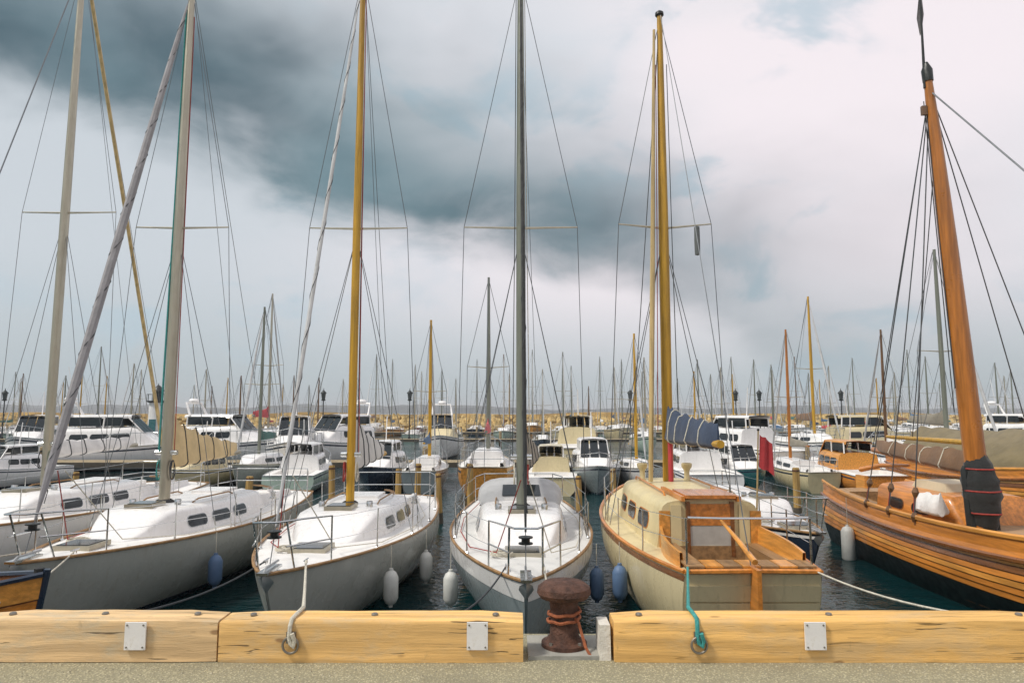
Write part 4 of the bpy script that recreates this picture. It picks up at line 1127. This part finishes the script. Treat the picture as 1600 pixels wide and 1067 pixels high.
# ------------------------------------------------------------------ motor cruisers in the second row
def motor_cruiser(L=9.5, fly=True):
    h = Hull(L, 3.1, 1.55, 1.15, 1.05, rake=1.3, tf=.9, srake=0, peak=.65, bowpow=.7)
    root = empty('motor_cruiser', (0, 0, WATER))
    hull_parts(h, root, WHITE, DECKW, (NAVY, .12, .2), (STEEL, .03), (L * .72, L - .5, 1.0, .5), ns=16, nq=7, bootm=NAVY)
    cab = Cabin(h, L * .22, L * .70, .74, 1.0 if fly else .95, 1.5, .90); cab.build(root, WHITE, 12)
    for sd_ in (1, -1):
        for a, b in ((.38, .47), (.48, .57), (.58, .67)): cab.window(root, sd_, L * a, L * b, .40, .88, .1, frame=False)
    y = L * .34; w = cab.w(y) * .82
    # windscreen
    y0, y1 = L * .31, L * .40; z0 = cab.top(y0).z; z1 = cab.top(L * .45).z
    ws = MB()
    for i in range(3):
        a, b = -w + i * 2 * w / 3 + .03, -w + (i + 1) * 2 * w / 3 - .03
        MB().poly([(a, y0, z0 + .02), (b, y0, z0 + .02), (b * .92, y1, z1 + .50), (a * .92, y1, z1 + .50)], (0, -.012, .01)).build('windscreen_pane', GLASS, root, 0)
    MB().tube([(-w, y0 + .05, z0), (-w * .93, y1 + .02, z1 + .52), (w * .93, y1 + .02, z1 + .52), (w, y0 + .05, z0)], .035, 6).build('windscreen_frame', WHITE, root)
    top = z1 + .52
    rows = [[(sx * k, yy, top + dz_) for sx, dz_ in ((-w * .98, -.03), (-w * .9, .06), (0, .10), (w * .9, .06), (w * .98, -.03))] for yy, k in ((y1 - .15, .9), (y1 + .3, 1), (L * .70, 1), (L * .72, .97))]
    mb = MB().grid(rows); mb.grid([[(p[0], p[1], p[2] - .07) for p in r_] for r_ in rows]); mb.build('hard_top', WHITE, root, 40)
    for sd_ in (1, -1):
        for yy in (L * .52, L * .70): MB().tube([(sd_ * w * .98, yy, z1 - .1), (sd_ * w * .96, yy - .05, top)], .04, 6).build('pillar', WHITE, root)
        MB().poly([(sd_ * w * .985, y1 + .15, z1 + .02), (sd_ * w * .985, L * .515, z1 + .02), (sd_ * w * .965, L * .51, top - .06), (sd_ * w * .965, y1 + .25, top - .06)], (sd_ * .01, 0, 0)).build('window', GLASS, root, 0)
        MB().poly([(sd_ * w * .985, L * .53, z1 + .02), (sd_ * w * .985, L * .69, z1 + .02), (sd_ * w * .965, L * .69, top - .06), (sd_ * w * .965, L * .53, top - .06)], (sd_ * .01, 0, 0)).build('window', GLASS, root, 0)
    if fly:
        MB().tube([(-w * .95, L * .68, top), (-w * .8, L * .72, top + .75), (w * .8, L * .72, top + .75), (w * .95, L * .68, top)], .07, 6).build('radar_arch', WHITE, root)
        MB().lathe([(.0, 0), (.28, .02), (.30, .1), (.22, .2), (0, .22)], (0, L * .72, top + .8), 12).build('radar_dome', WHITE, root)
        MB().tube([(w * .5, L * .72, top + .8), (w * .55, L * .76, top + 2.6)], .016, 5).build('antenna', WHITE, root)
    else:
        MB().tube([(0, L * .6, top), (0, L * .62, top + 1.6)], .03, 6).build('signal_mast', WHITE, root)
    for sd_ in (1, -1):
        pts = [h.edge(yy, .94, sd_, .68) for yy in (.15, .8, 1.8, 3.0, 4.4)]
        MB().tube([Vector((0, -.05, h.sheer(0) + .70))] + pts + [h.edge(5.2, .94, sd_, 0)], .02, 5).build('bow_rail', STEEL, root)
        for yy in (.8, 1.8, 3.0, 4.4): MB().tube([h.edge(yy, .94, sd_, 0), h.edge(yy, .94, sd_, .68)], .016, 5).build('rail_post', STEEL, root)
    return root
MC1 = motor_cruiser(9.5, True); MC2 = motor_cruiser(8.6, False)
mcs = [(MC1, 350, 40, 75, 'white motor cruiser with radar arch lying side-on behind the cream sail cover'),
       (MC2, 462, 37, 15, 'white hard-top motor cruiser with its bow turned to the quay, beside a radar-arch cruiser'),
       (MC1, 535, 41, -20, 'white motor cruiser with radar arch behind the tall ochre mast'),
       (MC2, 60, 44, 20, 'white hard-top motor cruiser at the far left in the second row'),
       (MC1, 178, 36, 100, 'white motor cruiser with radar arch lying side-on left of the cream sail cover'),
       (MC2, 905, 41, 170, 'cream hard-top motor cruiser stern-on right of the middle mast'),
       (MC1, 690, 47, 5, 'white motor cruiser with cream cabin and radar arch right of the pale stacked mainsail'),
       (MC2, 1150, 38, -160, 'white hard-top motor cruiser behind the navy sail cover'),
       (MC2, 1345, 42, 95, 'cream hard-top motor cruiser lying side-on behind the varnished boat'),
       (MC1, 1590, 48, 10, 'white motor cruiser with radar arch at the far right edge')]
LAUNCH = [(18, 'white', WHITE, 0, 'small white cabin motorboat at the left edge by the nearest jetty'), (312, 'cream', CREAMH, 0, 'small cream cabin motorboat behind the cream sail cover'), (482, 'green', GREENP, 180, 'small pale green cabin motorboat left of the ochre mast'),
          (600, 'navy', NAVY, 0, 'small navy cabin motorboat behind the pale stacked mainsail'), (860, 'cream', CREAMH, 180, 'small cream cabin motorboat just right of the middle mast'), (925, 'blue', BLUEG, 0, 'small blue-grey cabin motorboat left of the cream yacht'),
          (1080, 'white', WHITE, 180, 'small white cabin motorboat behind the cream yacht mast'), (1150, 'teal', TEALP, 0, 'small teal cabin motorboat right of the navy sail cover'), (1315, 'brown', VARN, 180, 'small varnished cabin motorboat behind the varnished boat stern'), (1560, 'red', REDP, 0, 'small red cabin motorboat at the right edge')]
used = set()
taken = []
for src, px, dd, rz_, lab in mcs:
    o = src if src.name not in used else copy_tree(src)
    used.add(src.name)
    p = at(px, 640, dd)
    ln = 9.5 if src is MC1 else 8.6
    a = R(rz_); o.location = (p.x - (-math.sin(a)) * ln / 2, dd - math.cos(a) * ln / 2, WATER); o.rotation_euler = (0, 0, a)
    tag(o, lab, 'motorboat', 'motor cruisers in the second row')
    if px in (905, 690, 1345):
        for ch in o.children:
            if ch.name.split('.')[0] in ('hull', 'cabin', 'hard_top') and px != 690 or ch.name.split('.')[0] == 'cabin':
                ch.material_slots[0].link = 'OBJECT'; ch.material_slots[0].material = CREAMH
    taken.append((p.x, dd, 4.2 if abs(math.sin(a)) < .5 else 7.0, 5.5 if abs(math.sin(a)) < .5 else 3.0))

for px, nm_, hm_, rz_, lab in LAUNCH:
    o = copy_tree(MC2); k_ = random.uniform(.62, .74); dd = random.uniform(27.6, 28.4); ln = 8.6 * k_
    p = at(px, 640, dd); a = R(rz_ + random.uniform(-4, 4))
    o.scale = (k_, k_, k_ * .95); o.rotation_euler = (0, 0, a); o.location = (p.x + math.sin(a) * ln / 2, dd - math.cos(a) * ln / 2, WATER)
    tag(o, lab, 'motorboat', 'small motorboats on the nearest jetty')
    for ch in o.children:
        if ch.name.split('.')[0] == 'hull': ch.material_slots[0].link = 'OBJECT'; ch.material_slots[0].material = hm_
        if nm_ in ('cream', 'brown') and ch.name.split('.')[0] in ('cabin', 'hard_top', 'windscreen_frame'):
            ch.material_slots[0].link = 'OBJECT'; ch.material_slots[0].material = CREAMH if nm_ == 'cream' else VARN2
    taken.append((p.x, dd, 1.2, 4.0))

# ------------------------------------------------------------------ farther sailboats: prototypes, then individual copies
protos = {}
def proto(key):
    L, cover, mm, wm_ = key
    if key in protos: return protos[key]
    t_ = sloop('sailboat', None, 0, 0, L, L * .305, WHITE, DECKW, WHITE, mm, wm_, my=L * .42, mtop=L * 1.22, spz=L * .68, spl=.8, mr=.075 if not wm_ else .085, cover=cover, stack=.45, forer=.05, forem=CV['palegrey'], fb=1.1, lod=1, boom_len=L * .34, stripe=(NAVY, .10, .17))
    del t_[0]['_h']
    protos[key] = [t_, False]
    return protos[key]
HC = [('white', WHITE), ('white', WHITE), ('cream', CREAMH), ('cream', CREAMH), ('varnished', VARN2), ('navy', NAVY), ('grey', GREYH), ('red', REDP), ('pale green', GREENP), ('blue-grey', BLUEG)]
CVN = ['navy', 'blue', 'white', 'cream', 'green', 'brown', 'red', 'taupe']
MN = {'alu': (ALU, False, 'metal mast'), 'ochre': (SPRUCE, True, 'ochre wooden mast'), 'dark': (DKWOOD, True, 'dark brown mast'), 'grey': (ALUD, False, 'grey mast'), 'brown': (MAHOG, True, 'reddish wooden mast')}
far = [(407, 476, 'grey'), (420, 456, 'alu'), (672, 497, 'ochre'), (763, 430, 'grey'), (993, 518, 'ochre'), (1232, 512, 'brown'), (1271, 460, 'ochre'), (1382, 512, 'dark'), (1477, 385, 'grey'),
       (153, 540, 'grey'), (205, 566, 'alu'), (320, 575, 'alu'), (375, 585, 'dark'), (458, 585, 'dark'), (587, 552, 'grey'), (612, 560, 'grey'), (648, 568, 'alu'), (690, 575, 'grey'), (712, 590, 'alu'), (745, 560, 'grey'), (787, 552, 'dark'),
       (832, 545, 'grey'), (848, 575, 'alu'), (880, 548, 'grey'), (893, 570, 'grey'), (938, 556, 'grey'), (972, 560, 'grey'), (1008, 556, 'alu'), (1028, 580, 'grey'), (1092, 560, 'grey'), (1128, 572, 'alu'), (1145, 556, 'grey'), (1180, 560, 'grey'), (1207, 568, 'grey'),
       (1245, 556, 'dark'), (1298, 570, 'alu'), (1335, 558, 'grey'), (1400, 580, 'alu'), (1422, 545, 'grey'), (1450, 555, 'grey'), (1500, 575, 'alu'), (1560, 565, 'grey'), (1583, 575, 'grey'), (30, 590, 'alu'), (100, 585, 'grey'), (262, 590, 'grey'), (865, 590, 'dark'), (1060, 590, 'grey'), (550, 588, 'alu')]
for px in range(12, 1600, 29):
    far.append((px + random.randint(-9, 9), random.randint(572, 602), random.choice(('alu', 'grey', 'grey', 'ochre', 'dark'))))
placed = []
NEAR = {407: 28.5, 672: 28.8, 763: 28.6, 993: 28.4, 1232: 28.6, 1382: 28.2, 1477: 28.7, 420: 44.5, 1271: 41.0}
for px, tip, mk in far:
    best = None
    for tr_ in range(120):
        L = random.choice((5.5, 6.5, 8.0, 9.5)) if px not in NEAR else 6.5
        dd = NEAR.get(px) or random.uniform(45, 93)
        top_ = at(px, tip, dd).z - WATER
        sc_ = top_ / (L * 1.22 + .1)
        flip = random.random() < .5
        x = at(px, 640, dd).x
        ok = .82 < sc_ < 1.18 and abs(dd - 80) > 5.2 and abs(dd - 60) > 5.4
        if px in NEAR or (ok and all(abs(x - a) > b + 1.4 or abs(dd - c_) > e_ + 4.5 for a, c_, b, e_ in taken)):
            best = (L, sc_, dd, flip, x); break
    if not best: continue
    L, sc_, dd, flip, x = best
    taken.append((x, dd, 1.5, 4.8))
    placed.append((px, tip, mk, L, sc_, dd, flip, x))
placed.sort(key=lambda t_: t_[0])
NUM = ['first', 'second', 'third', 'fourth', 'fifth', 'sixth', 'seventh', 'eighth', 'ninth', 'tenth']
def ordw(i): 
    n_ = i + 1
    suf = 'th' if 10 <= n_ % 100 <= 20 else {1: 'st', 2: 'nd', 3: 'rd'}.get(n_ % 10, 'th')
    return f'{n_}{suf}'
BASEM = (WHITE, )
for i, (px, tip, mk, L, sc_, dd, flip, x) in enumerate(placed):
    mm, wm_, mname = MN[mk]
    cv = random.choice(CVN); hn, hmat = random.choice(HC)
    pr = proto((L, 'navy', mm, wm_))
    src = pr[0][0]
    o = src if not pr[1] else copy_tree(src)
    pr[1] = True
    my = L * .42 * min(1.25, sc_)
    o.rotation_euler = (0, 0, math.pi if flip else 0)
    o.location = (x, dd + my if flip else dd - my, WATER)
    o.scale = (min(1.15, sc_), min(1.25, sc_), sc_)
    for ch in o.children:
        nm = ch.name.split('.')[0]
        if nm == 'hull': ch.material_slots[0].link = 'OBJECT'; ch.material_slots[0].material = hmat
        if nm == 'sail_cover': ch.material_slots[0].link = 'OBJECT'; ch.material_slots[0].material = CV[cv]
    side_ = 'far rows' if dd > 62 else 'second row'
    tag(o, f'far {hn} sailboat with {cv} sail cover, {ordw(i)} far mast from the left', 'sailboat', 'sailboats in the rows beyond')

# ------------------------------------------------------------------ damp air over the harbour
hm_ = bpy.data.materials.new('damp_air'); hm_.use_nodes = True
ht = hm_.node_tree
for n_ in list(ht.nodes): ht.nodes.remove(n_)
pv = ht.nodes.new('ShaderNodeVolumePrincipled'); pv.inputs['Color'].default_value = (.90, .92, .95, 1); pv.inputs['Density'].default_value = .00045
ou = ht.nodes.new('ShaderNodeOutputMaterial'); ht.links.new(pv.outputs[0], ou.inputs['Volume'])
tag(MB().box((0, 6000, 19), (18200, 12300, 50)).build('haze', hm_, smooth=0), 'thin pale haze over the harbour and the far shore', 'haze', kind='stuff')
